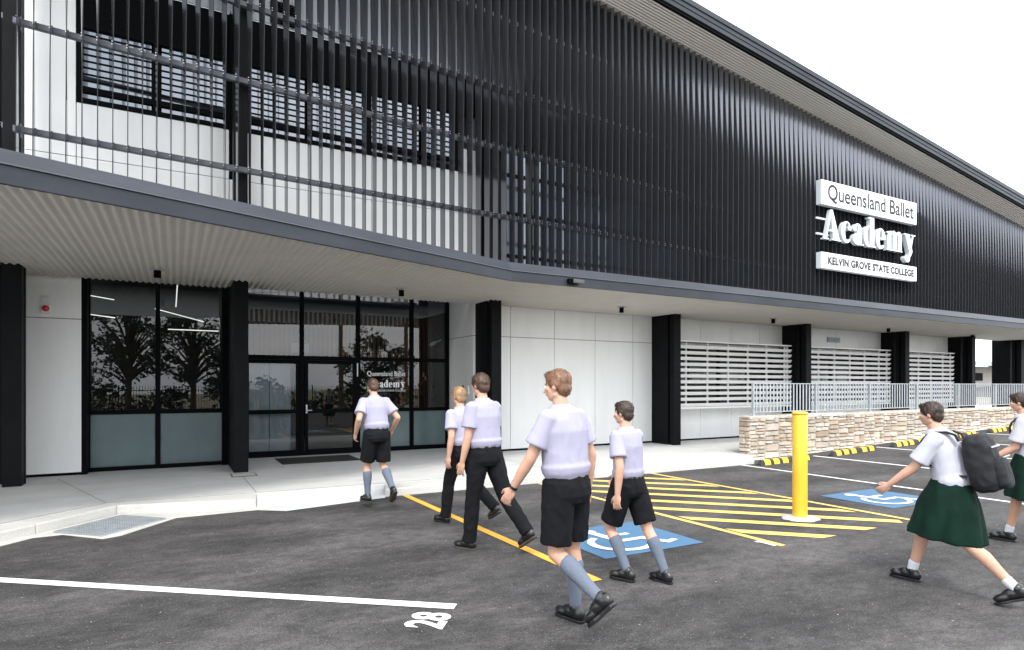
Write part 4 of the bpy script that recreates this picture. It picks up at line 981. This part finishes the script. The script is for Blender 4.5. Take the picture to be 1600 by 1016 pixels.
def person(px, py, pz, heading, h, label, pose, seedv, top='shirt', bottom='shorts', hair='brown', hairlen=0, sock='long', female=False, shoe='low', sole=None, group='students in uniform walking to the entrance'):
    """px,py,pz = point under the support foot ; pose = dict of angles (deg) ; local frame x right, y forward"""
    random.seed(seedv); k = h/1.75; P_ = pose
    hd = Vector((heading[0], heading[1])).normalized(); yaw = math.atan2(-hd.x, hd.y)
    def d3(a, ab=0): return Vector((math.sin(R(ab)), math.sin(R(a)), -math.cos(R(a)))).normalized()
    hw = .088*k; J_ = {}
    pel = Vector((0, 0, 0))
    for sd_, sg_ in (('L', -1), ('R', 1)):
        hip = pel+Vector((sg_*hw, 0, 0)); a, kn, toe = P_['leg'+sd_]; ab = P_.get('ab', 2)*sg_
        if sd_ != P_.get('support', 'L'):
            sa, sk, _t = P_['leg'+P_.get('support', 'L')]; gnd = (d3(sa)*.45*k+d3(sa-sk)*.425*k).z-.085*k
            for _ in range(60):
                az = (d3(a)*.45*k+d3(a-kn)*.425*k).z; ct, st_ = math.cos(R(toe)), math.sin(R(toe)); lowz = az-.085*k*ct+min(.185*st_, -.078*st_)*k
                if lowz >= gnd: break
                kn += 1.5
        knee = hip+d3(a, ab)*.45*k; ank = knee+d3(a-kn, ab*.3)*.425*k
        tv = Vector((sg_*.12, math.cos(R(toe)), math.sin(R(toe)))).normalized(); J_['hip'+sd_], J_['knee'+sd_], J_['ank'+sd_], J_['toe'+sd_] = hip, knee, ank, tv
    sup = P_.get('support', 'L'); ank = J_['ank'+sup]
    off = Vector((0, 0, .085*k))-Vector((ank.x, ank.y, ank.z)) if True else 0
    # put the mid-foot of the supporting foot over the given point
    off -= Vector((0, .06*k, 0))
    for kk in J_:
        if not kk.startswith('toe'): J_[kk] = J_[kk]+off
    pel = pel+off
    lean = R(P_.get('lean', 4)); tw = R(P_.get('twist', 0))
    upv = Vector((R(P_.get('side', 0)), math.sin(lean), math.cos(lean))).normalized(); rt_ = Vector((math.cos(tw), math.sin(tw), 0)); fw_ = upv.cross(rt_).normalized()
    if fw_.y < 0: fw_ = -fw_
    rt_ = fw_.cross(upv).normalized()
    if rt_.x < 0: rt_ = -rt_
    def tor(z): return pel+upv*z*k
    shw = (.165 if not female else .15)*k; shz = .495
    bk = P_.get('bulk', 1.); root = empty('person', (px, py, pz), label, 'person', group); root.rotation_euler = (0, 0, yaw)
    def ring(c_, rx, ry, n=20, r_=rt_, f_=fw_, fb=0): return [c_+r_*rx*math.cos(t)+f_*(ry*math.sin(t)+fb) for t in [2*math.pi*i/n for i in range(n)]]
    # ---- body
    b = MB()
    prof = [(-.06, .14, .10), (.0, .165, .115), (.08, .155, .11), (.17, .135, .098), (.27, .15, .105), (.38, .172, .115), (.46, .165, .10), (.52, .10, .075)]
    if female: prof = [(z, a*(.95 if z > .1 else 1.02), c_*(.95)) for z, a, c_ in prof]
    b.loft([ring(tor(z), a*k*bk, c_*k*bk) for z, a, c_ in prof])
    neck0 = tor(.46); nb = tor(.575)+fw_*.015*k
    b.cap(neck0, .062*k, nb, .052*k)
    hp = R(P_.get('headpitch', 6)); ht = R(P_.get('headturn', 0))
    hu = (Vector((0, math.sin(hp), math.cos(hp)))).normalized(); hr = Vector((math.cos(ht), math.sin(ht), 0)); hf = hu.cross(hr).normalized()
    if hf.y < 0: hf = -hf
    hr = hf.cross(hu).normalized(); HM = Matrix((hr, hf, hu)).transposed()
    hc = nb+hu*.100*k+hf*.012*k; g = k*(.87 if female else .90)
    def hd_(x, y, z): return hc+HM @ (Vector((x, y, z))*g)
    b.ell(hd_(0, -.012, .028), .076*g, .096*g, .088*g, HM, 22, 14)      # cranium
    b.ell(hd_(0, .026, -.035), .060*g, .066*g, .078*g, HM, 20, 12)      # face
    b.ell(hd_(0, .050, -.088), .030*g, .030*g, .026*g, HM)              # chin
    b.cap(hd_(.045, .0, -.07), .024*g, hd_(.018, .055, -.09), .020*g); b.cap(hd_(-.045, .0, -.07), .024*g, hd_(-.018, .055, -.09), .020*g)
    b.cap(hd_(0, .088, -.005), .009*g, hd_(0, .108, -.038), .0125*g); b.ell(hd_(.012, .096, -.041), .009*g, .009*g, .008*g); b.ell(hd_(-.012, .096, -.041), .009*g, .009*g, .008*g)
    b.cap(hd_(-.032, .078, .018), .010*g, hd_(.032, .078, .018), .010*g)  # brow
    b.cap(hd_(-.020, .080, -.062), .009*g, hd_(.020, .080, -.062), .009*g)
    for s_ in (-1, 1):
        b.ell(hd_(s_*.078, -.005, -.012), .009*g, .020*g, .031*g, HM, 12, 8); b.ell(hd_(s_*.040, .062, -.02), .022*g, .022*g, .02*g)
    # limbs
    for sd_, sg_ in (('L', -1), ('R', 1)):
        hip, knee, ank = J_['hip'+sd_], J_['knee'+sd_], J_['ank'+sd_]
        b.cap(hip, .088*k, hip.lerp(knee, .5), .070*k); b.cap(hip.lerp(knee, .5), .070*k, knee, .052*k)
        sh_d = (ank-knee).normalized(); back = Vector((0, -1, 0)) - sh_d*(-sh_d.y) if abs(sh_d.y) < .99 else Vector((0, 0, 1))
        back = (Vector((0, -1, 0))-sh_d*Vector((0, -1, 0)).dot(sh_d)).normalized()
        b.cap(knee, .050*k, knee.lerp(ank, .3)+back*.012*k, .056*k); b.cap(knee.lerp(ank, .3)+back*.012*k, .056*k, knee.lerp(ank, .65)+back*.004*k, .042*k); b.cap(knee.lerp(ank, .65)+back*.004*k, .042*k, ank, .034*k)
        b.cap(ank, .034*k, ank+J_['toe'+sd_]*.03*k-Vector((0, 0, .02*k)), .028*k)
        # arms: shoulder flex a, elbow e, abduct
        a, e_, ab = P_['arm'+sd_]
        sh = tor(shz-.045)+rt_*sg_*shw; J_['sh'+sd_] = sh
        dv = (Vector((sg_*math.sin(R(ab)), math.sin(R(a))*math.cos(R(ab)), -math.cos(R(a))*math.cos(R(ab))))).normalized(); el_ = sh+dv*.285*k
        ya = R(P_.get('elin', 0))*sg_
        fv = Vector((-math.sin(ya)*1.0+sg_*math.sin(R(ab))*.4, math.sin(R(a+e_)), -math.cos(R(a+e_)))).normalized(); wr_ = el_+fv*.25*k
        J_['el'+sd_], J_['wr'+sd_] = el_, wr_
        b.cap(tor(shz-.06)+rt_*sg_*.10*k, .058*k, sh, .055*k); b.cap(sh, .052*k, el_, .040*k); b.cap(el_, .040*k, el_.lerp(wr_, .35), .040*k); b.cap(el_.lerp(wr_, .35), .040*k, wr_, .026*k)
        # hand : palm normal faces the thigh (inwards)
        pn = Vector((-sg_, .15, 0)); pn = (pn-fv*pn.dot(fv)).normalized(); ac = fv.cross(pn).normalized()
        if ac.y < 0: ac = -ac                      # across the palm towards the thumb (front)
        hk = k*(.95 if female else 1.02); palm = wr_+fv*.045*hk; PM = Matrix((ac, pn, fv)).transposed()
        b.ell(palm, .041*hk, .017*hk, .055*hk, PM, 14, 10); b.cap(wr_, .024*k, palm, .022*k)
        cu_ = P_.get('curl', 30)
        for fi, (o2, ln) in enumerate(((.030, .072), (.010, .080), (-.010, .075), (-.029, .060))):
            p0 = wr_+fv*.082*hk+ac*o2*hk; pr = p0; ang = R(cu_*.35+fi*4)
            for sgm, (lf, rr_) in enumerate(((.44, .0095), (.31, .0085), (.25, .0075))):
                dirf = (fv*math.cos(ang)+pn*math.sin(ang)+ac*(.06*(1.5-fi))).normalized(); p1 = pr+dirf*ln*lf*hk; b.cap(pr, rr_*hk, p1, (rr_-.0007)*hk, 8); pr = p1; ang += R(cu_*.7)
        t0 = wr_+fv*.03*hk+ac*.030*hk; t1 = t0+(fv*.7+ac*.65+pn*.35).normalized()*.040*hk; t2 = t1+(fv*.92+ac*.2+pn*.4).normalized()*.034*hk
        b.cap(t0, .014*hk, t1, .011*hk, 8); b.cap(t1, .011*hk, t2, .009*hk, 8); J_['hand'+sd_] = palm+fv*.08*hk+pn*.02; J_['fv'+sd_] = fv
    body = remesh(b, 'body', M_skin, root, .0072, 3)
    for s_ in (-1, 1):
        q_ = MB(); q_.ell(hd_(s_*.031, .083, -.006), .0125*g, .009*g, .0085*g, HM, 12, 8); q_.build('eye', M_eye, None, smooth=True).parent = root
        q_ = MB(); q_.ell(hd_(s_*.031, .0905, -.006), .0052*g, .003*g, .0055*g, HM, 10, 6); q_.build('iris', M_iris, None, smooth=True).parent = root
        q_ = MB(); q_.cap(hd_(s_*.016, .0915, .018), .0035*g, hd_(s_*.046, .078, .021), .003*g, 6); q_.build('eyebrow', M_hair[hair], None, smooth=True).parent = root
    q_ = MB(); q_.ell(hd_(0, .0885, -.060), .022*g, .006*g, .0045*g, HM, 12, 6); q_.ell(hd_(0, .0875, -.068), .019*g, .006*g, .005*g, HM, 12, 6); q_.build('mouth', M_lip, None, smooth=True).parent = root
    # ---- hair
    q_ = MB(); vol = .006 if hairlen == 0 else .016
    q_.ell(hd_(0, -.018, .036), (.080+vol*.6)*g, (.098+vol*.5)*g, (.086+vol)*g, HM, 26, 16)
    q_.ell(hd_(0, -.055, -.018), (.070+vol*.3)*g, .056*g, .070*g, HM, 20, 12)
    q_.ell(hd_(.005, .045, .088), .052*g, .046*g, .028*g, HM, 16, 10)
    for s_ in (-1, 1): q_.ell(hd_(s_*.070, -.015, .012), .016*g, .040*g, .036*g, HM, 12, 8)
    ho = remesh(q_, 'hair', M_hair[hair], root, .0065, 2, .0035, 42, (1, 1, .4))
    q_ = MB(); me_ = ho.data; vs_ = me_.vertices
    down = -hu
    for i in range(1500):
        v = vs_[random.randrange(len(vs_))]; nr = v.normal; loc_ = HM.transposed() @ (v.co-hc)
        if loc_.y > .06*g and loc_.z < .05*g: continue
        sweepd = (down*1.1+hr*random.uniform(-.35, .35)+hf*random.uniform(-.4, .3)); tg = (sweepd-nr*sweepd.dot(nr)).normalized()
        ln = random.uniform(.018, .036)*g*(1.35 if hairlen else 1); a = v.co-nr*.003; m_ = a+(tg+nr*(.34 if loc_.z > .05*g else .18)).normalized()*ln*.5; e2 = m_+(tg+nr*random.uniform(-.2, .18)).normalized()*ln*.5; sdv = tg.cross(nr)*.0028
        q_.add([a-sdv, a+sdv, m_+sdv*.8, m_-sdv*.8, e2], [(0, 1, 2, 3), (3, 2, 4)])
    t_ = q_.build('hair_strands', M_hair[hair], None, fixn=False); t_.parent = ho
    # ---- shirt (tucked, slightly bloused over the waist)
    q_ = MB(); ml = M_blouse if top == 'blouse' else M_shirt; lo = .04 if top != 'blouse' else .0
    prof = [(lo, .150, .116), (lo+.045, .180, .140), (lo+.085, .190, .148), (.15, .178, .136), (.25, .180, .134), (.36, .192, .136), (.44, .180, .118), (.490, .145, .104), (.520, .088, .078)]
    if female: prof = [(z, a*.93, c_*.96) for z, a, c_ in prof]
    q_.loft([ring(tor(z), a*k*bk, c_*k*bk, 24, fb=-.004) for z, a, c_ in prof])
    for sd_, sg_ in (('L', -1), ('R', 1)):
        sh, el_ = J_['sh'+sd_], J_['el'+sd_]; d_ = (el_-sh).normalized(); o_ = d_.orthogonal().normalized(); o2 = d_.cross(o_)
        st = tor(shz-.055)+rt_*sg_*.09*k
        q_.cap(st, .068*k, sh, .066*k); lens = .66 if top != 'blouse' else .78
        q_.loft([[p_+(o_*math.cos(t)+o2*math.sin(t))*r for t in [2*math.pi*i/20 for i in range(20)]] for p_, r in ((sh-d_*.02*k, .066*k), (sh.lerp(el_, .35), .072*k), (sh.lerp(el_, lens), .080*k), (sh.lerp(el_, lens+.02), .076*k))])
    q_.loft([[nb.lerp(neck0, t)+(rt_*math.cos(a_)+fw_*math.sin(a_))*r for a_ in [2*math.pi*i/20 for i in range(20)]] for t, r in ((.95, .080*k), (.55, .070*k), (.40, .066*k), (.36, .060*k))])
    remesh(q_, 'shirt', ml, root, .0085, 3, .0036, 9+seedv, (1, .5, .30))
    # collar fold
    q_ = MB(); n = 22
    def cr(t, r): return [nb.lerp(neck0, t)+(rt_*math.cos(a_)+fw_*math.sin(a_))*r for a_ in [2*math.pi*i/n for i in range(n)]]
    q_.loft([cr(.26, .061*k), cr(.26, .067*k), cr(.60, .094*k), cr(.70, .099*k), cr(.70, .090*k), cr(.5, .068*k)])
    c_o = q_.build('collar', ml, None, smooth=True); c_o.parent = root
    # ---- bottoms
    q_ = MB()
    if bottom in ('shorts', 'trousers'):
        q_.loft([ring(tor(z), a*k*(.4+.6*bk), c_*k*(.4+.6*bk), 24, fb=-.006) for z, a, c_ in ((.105, .158, .120), (.06, .163, .124), (-.01, .178, .140), (-.07, .182, .142), (-.12, .150, .115))])
        for sd_, sg_ in (('L', -1), ('R', 1)):
            hip, knee, ank = J_['hip'+sd_], J_['knee'+sd_], J_['ank'+sd_]; d_ = (knee-hip).normalized(); o_ = Vector((1, 0, 0))-d_*d_.x; o_.normalize(); o2 = d_.cross(o_)
            def rg(p_, r, ry=None): return [p_+o_*math.cos(t)*r+o2*math.sin(t)*(ry or r) for t in [2*math.pi*i/22 for i in range(22)]]
            if bottom == 'shorts':
                q_.loft([rg(hip-d_*.03*k, .10*k, .115*k), rg(hip.lerp(knee, .3), .103*k, .112*k), rg(hip.lerp(knee, .62), .100*k, .108*k), rg(hip.lerp(knee, .86), .098*k, .106*k)])
            else:
                d2 = (ank-knee).normalized(); o3 = Vector((1, 0, 0))-d2*d2.x; o3.normalize(); o4 = d2.cross(o3)
                def rg2(p_, r, ry=None): return [p_+o3*math.cos(t)*r+o4*math.sin(t)*(ry or r) for t in [2*math.pi*i/22 for i in range(22)]]
                q_.loft([rg(hip-d_*.03*k, .098*k, .115*k), rg(hip.lerp(knee, .35), .094*k, .102*k), rg(hip.lerp(knee, .75), .078*k, .083*k), rg(knee, .070*k, .074*k)])
                q_.ell(knee, .072*k, .074*k, .074*k); q_.loft([rg2(knee, .070*k, .073*k), rg2(knee.lerp(ank, .3), .069*k, .075*k), rg2(knee.lerp(ank, .7), .064*k, .070*k), rg2(knee.lerp(ank, 1.02), .062*k, .070*k)])
        bl_ = MB(); bl_.loft([ring(tor(z), r1*k*(.4+.6*bk), r2*k*(.4+.6*bk), 28, fb=-.006) for z, r1, r2 in ((.070, .166, .128), (.070, .169, .131), (.102, .167, .129), (.102, .163, .125))]); b_o = bl_.build('belt', M_shoe, None, smooth=False); b_o.parent = root
        remesh(q_, bottom, M_short, root, .009, 2, .005, 10+seedv, (1, .7, .5))
    else:
        kl, kr = J_['kneeL'], J_['kneeR']; fr, bk = (kl, kr) if kl.y > kr.y else (kr, kl)
        n = 72; rings = []
        for t in [i/9 for i in range(10)]:
            z = .06-.06*t; c0 = tor(.10); hem_z = min(kl.z, kr.z)+.02*k; zc = c0.z+(hem_z-c0.z)*t; cy_ = c0.y*(1-t)+(fr.y+bk.y)/2*t; cx_ = c0.x
            rx = (.166+.040*min(1, t*2.2)+.035*t)*k; ry = (.130+.04*min(1, t*2.5))*k*(1-t)+((fr.y-bk.y)/2+.10*k)*t
            rings.append([Vector((cx_+(rx+.017*k*t*math.sin(i*2*math.pi/n*9+t))*math.cos(2*math.pi*i/n), cy_+(ry+.017*k*t*math.sin(i*2*math.pi/n*9+t))*math.sin(2*math.pi*i/n), zc+.03*k*t*math.sin(2*math.pi*i/n))) for i in range(n)])
        q_.loft(rings); remesh(q_, 'skirt', M_skirt, root, .009, 1, .006, 7, (1, 1, .3))
    # ---- socks, shoes
    for sd_, sg_ in (('L', -1), ('R', 1)):
        knee, ank, tv = J_['knee'+sd_], J_['ank'+sd_], J_['toe'+sd_]
        sh_d = (ank-knee).normalized(); back = (Vector((0, -1, 0))-sh_d*Vector((0, -1, 0)).dot(sh_d)).normalized()
        q_ = MB()
        if bottom != 'trousers':
            if sock == 'long':
                q_.cap(knee.lerp(ank, .28)+back*.012*k, .0615*k, knee.lerp(ank, .40)+back*.011*k, .0595*k); q_.cap(knee.lerp(ank, .40)+back*.011*k, .0595*k, knee.lerp(ank, .68)+back*.004*k, .046*k); q_.cap(knee.lerp(ank, .68)+back*.004*k, .046*k, ank, .039*k)
            else: q_.cap(knee.lerp(ank, .80), .043*k, ank, .040*k)
            remesh(q_, 'sock', M_sock if sock == 'long' else M_sockw, root, .0075, 2, .0015, 40)
        # shoe in a foot frame: f along toe, u up
        f_ = tv; r_ = Vector((1, 0, 0)); r_ = (r_-f_*r_.dot(f_)).normalized(); u_ = r_.cross(f_).normalized(); FM = Matrix((r_, f_, u_)).transposed()
        a0 = ank-u_*.062*k
        def fp_(x, y, z): return a0+FM @ (Vector((x, y, z))*k)
        q_ = MB(); q_.ell(fp_(0, -.028, .034), .039*k, .052*k, .052*k, FM, 16, 10); q_.ell(fp_(0, .04, .036), .041*k, .080*k, .046*k, FM, 18, 10); q_.ell(fp_(0, .115, .020), .044*k, .072*k, .034*k, FM, 16, 10); q_.cap(fp_(0, -.012, .03), .040*k, fp_(0, -.004, .070), .045*k)
        so_ = remesh(q_, 'shoe', M_shoe, root, .007, 3)
        q_ = MB(); out = [(.0, -.078), (.024, -.07), (.034, -.045), (.034, .0), (.036, .05), (.045, .10), (.044, .135), (.030, .172), (.008, .188)]
        pts = out+[(-a, c_) for a, c_ in reversed(out[1:])]
        q_.loft([[fp_(a, c_, z) for a, c_ in pts] for z in (-.023, -.003)]); s2 = q_.build('sole', M_sole if sole else M_shoe, None, bevel=.003*k); s2.parent = so_
        q_ = MB(); q_.cap(fp_(-.018, .045, .083), .0028, fp_(.018, .052, .081), .0028, 6); q_.cap(fp_(-.02, .068, .076), .0028, fp_(.018, .075, .074), .0028, 6); q_.cap(fp_(-.018, .09, .066), .0028, fp_(.02, .095, .064), .0028, 6); s2 = q_.build('laces', M_shoe, None, smooth=True); s2.parent = so_
    Mw = Matrix.Translation(Vector((px, py, pz))) @ Matrix.Rotation(yaw, 4, 'Z')
    return root, J_, Mw, dict(tor=tor, rt=rt_, fw=fw_, up=upv, k=k)

GY = gz(3)
# pose: leg = (hip flexion, knee flexion, toe pitch) ; arm = (shoulder flexion, elbow flexion, abduction)
person(2.30, 8.36, -.045, (-.12, 1), 1.72, 'boy in lilac shirt and dark shorts jogging up the kerb ramp to the doors', dict(legL=(14, 20, 0), legR=(2, 48, -42), armL=(-28, 62, 24), armR=(-30, 72, 26), lean=10, elin=12, bulk=.96, headpitch=14, support='L', curl=50), 1, hair='brown', sole=True)
person(2.86, 6.98, GY, (-.30, .95), 1.68, 'blonde student in white shirt and black trousers half hidden behind the dark-haired one', dict(legL=(20, 12, 6), legR=(-14, 42, -30), armL=(-16, 22, 12), armR=(12, 20, 8), lean=5, headpitch=6, support='L'), 2, bottom='trousers', hair='blonde', hairlen=1)
p3 = person(2.60, 5.74, GY, (-.36, .95), 1.80, 'tall brown-haired student in lilac shirt and black trousers crossing the yellow bay line', dict(legL=(9, 3, 0), legR=(-22, 20, -34), armL=(2, 12, 9), armR=(14, 35, 12), lean=3, headpitch=8, support='L', curl=26), 3, bottom='trousers', hair='brown', hairlen=1, sole=True)
p4 = person(2.47, 3.66, GY, (-.34, .95), 1.79, 'largest student in the foreground, back turned, lilac shirt, black shorts and blue-grey socks', dict(legR=(3, 6, 0), legL=(2, 60, -46), armL=(18, 14, 16), armR=(-12, 22, 18), lean=4, bulk=1.04, headpitch=7, headturn=16, support='R', curl=34), 4, hair='ginger')
person(3.62, 3.98, GY, (-.28, .98), 1.60, 'shorter student in lilac shirt and shorts stepping over the blue wheelchair symbol', dict(legR=(-19, 8, 0), legL=(18, 16, 2), armL=(-16, 18, 12), armR=(26, 16, 16), lean=2, bulk=.93, headpitch=4, headturn=10, support='R', curl=34), 5, hair='dark')
p6 = person(5.52, 3.02, GY, (-.22, .98), 1.64, 'student in white shirt and bottle green skirt striding left with a dark backpack', dict(legR=(34, 22, 2), legL=(-17, 6, -24), armL=(30, 18, 8), armR=(-10, 40, 6), lean=13, headpitch=8, support='R', ab=1), 6, top='blouse', bottom='skirt', hair='dark', sock='short', female=True)
p7 = person(7.82, 3.27, GY, (-.22, .98), 1.64, 'student in green skirt partly cut off by the right edge of the photo', dict(legR=(20, 10, 2), legL=(-18, 12, -28), armL=(14, 40, 6), armR=(-10, 30, 6), lean=7, headpitch=8, support='R', ab=1), 7, top='blouse', bottom='skirt', hair='dark', sock='short', female=True)
# watch on the foreground student's left wrist
def child_world(q_, name, m, root, Mw, **kw):
    me = q_.mesh(name); me.materials.append(m); me.polygons.foreach_set('use_smooth', [kw.get('smooth', True)]*len(me.polygons)); o_ = bpy.data.objects.new(name, me); C.objects.link(o_); o_.parent = root; return o_
root, J_, Mw, T_ = p4
w_ = J_['wrL']; fv = J_['fvL']; q = MB(); q.tube(w_-fv*.022, w_-fv*.004, .0315, .0315, 18); child_world(q, 'watch', M_shoe, root, Mw, smooth=False)
# card held by the tall student
root, J_, Mw, T_ = p3
hp_ = Mw @ J_['handL']; q = MB(); ax = (Mw.to_3x3() @ (J_['fvL'])).normalized()
q.obox(hp_-ax*.01, hp_+ax*.075, .055, .004, (1, .2, .1)); q.build('paper_card', M_plastic, bevel=.001, label='small white card held in the tall student\'s left hand', cat='card')
# backpacks
def backpack(pp, label, seedv):
    root, J_, Mw, T_ = pp; k = T_['k']; tor, rt_, fw_, upv = T_['tor'], T_['rt'], T_['fw'], T_['up']
    c_ = tor(.24)-fw_*.26*k; wc = Mw @ c_; e_ = empty('backpack', wc, label, 'backpack')
    Mb = Mw.to_3x3(); R3 = Matrix((Mb @ rt_, Mb @ fw_, Mb @ upv)).transposed()
    m_ = mat('backpack_fabric', (.0045, .005, .008), .75, var=.2, vscale=12, bump=.3, bscale=120)
    def rb(c, rx, ry, rz, q_, n=24):
        rings = []
        for z, f_ in ((-1, .55), (-.93, .82), (-.75, .97), (-.2, 1.03), (.4, 1.0), (.75, .92), (.93, .72), (1, .45)):
            rings.append([Vector(c)+Vector((rx*f_*(abs(math.cos(t))**.6)*math.copysign(1, math.cos(t)), ry*f_*(abs(math.sin(t))**.6)*math.copysign(1, math.sin(t)), rz*z)) for t in [2*math.pi*(i+.5)/n for i in range(n)]])
        q_.loft(rings)
    def fin(q_, nm, mm, wr=0., vox=.010):
        o_ = remesh(q_, nm, mm, e_, vox, 4, wr, 8); me = o_.data; me.transform(R3.to_4x4()); return o_
    q_ = MB(); rb((0, 0, -.03), .155*k, .105*k, .24*k, q_); fin(q_, 'bag', m_, .006)
    q_ = MB(); rb((0, -.11*k, -.12), .125*k, .05*k, .13*k, q_); fin(q_, 'front_pocket', m_, .004)
    q_ = MB()
    for sx in (-1, 1):
        pr = None
        for j in range(13):
            t = j/12; aa = R(-35+215*t); pnt = Vector((sx*.10*k, .115*k+.135*k*(1-math.cos(math.pi*2*t))*.78+.0, .235*k-.0*t)) if False else None
            yy = [.09, .10, .15, .215, .27, .315, .335, .335, .32, .29, .24, .17, .10][j]*k*1.17; zz = [.17, .225, .262, .272, .258, .215, .16, .10, .045, -.01, -.06, -.10, -.13][j]*k
            pnt = Vector((sx*(.095+.02*math.sin(t*3.1))*k, yy, zz+.0))
            if pr is not None: q_.obox(pr, pnt, .045*k, .014, (0, pnt.z-pr.z, -(pnt.y-pr.y)) if abs(pnt.y-pr.y)+abs(pnt.z-pr.z) > 0 else (0, 0, 1))
            pr = pnt
    me = q_.mesh('straps'); me.transform(R3.to_4x4()); me.materials.append(m_); o_ = bpy.data.objects.new('straps', me); C.objects.link(o_); o_.parent = e_
    q_ = MB(); q_.obox((-.11*k, -.165*k, .0), (.11*k, -.165*k, .0), .006, .010); q_.obox((-.14*k, -.112*k, .09*k), (.14*k, -.112*k, .09*k), .006, .012); me = q_.mesh('zip'); me.transform(R3.to_4x4()); me.materials.append(M_galv); o_ = bpy.data.objects.new('zip', me); C.objects.link(o_); o_.parent = e_
backpack(p6, 'dark navy backpack worn by the skirted student striding left', 1)
backpack(p7, 'dark backpack of the student at the right edge', 2)
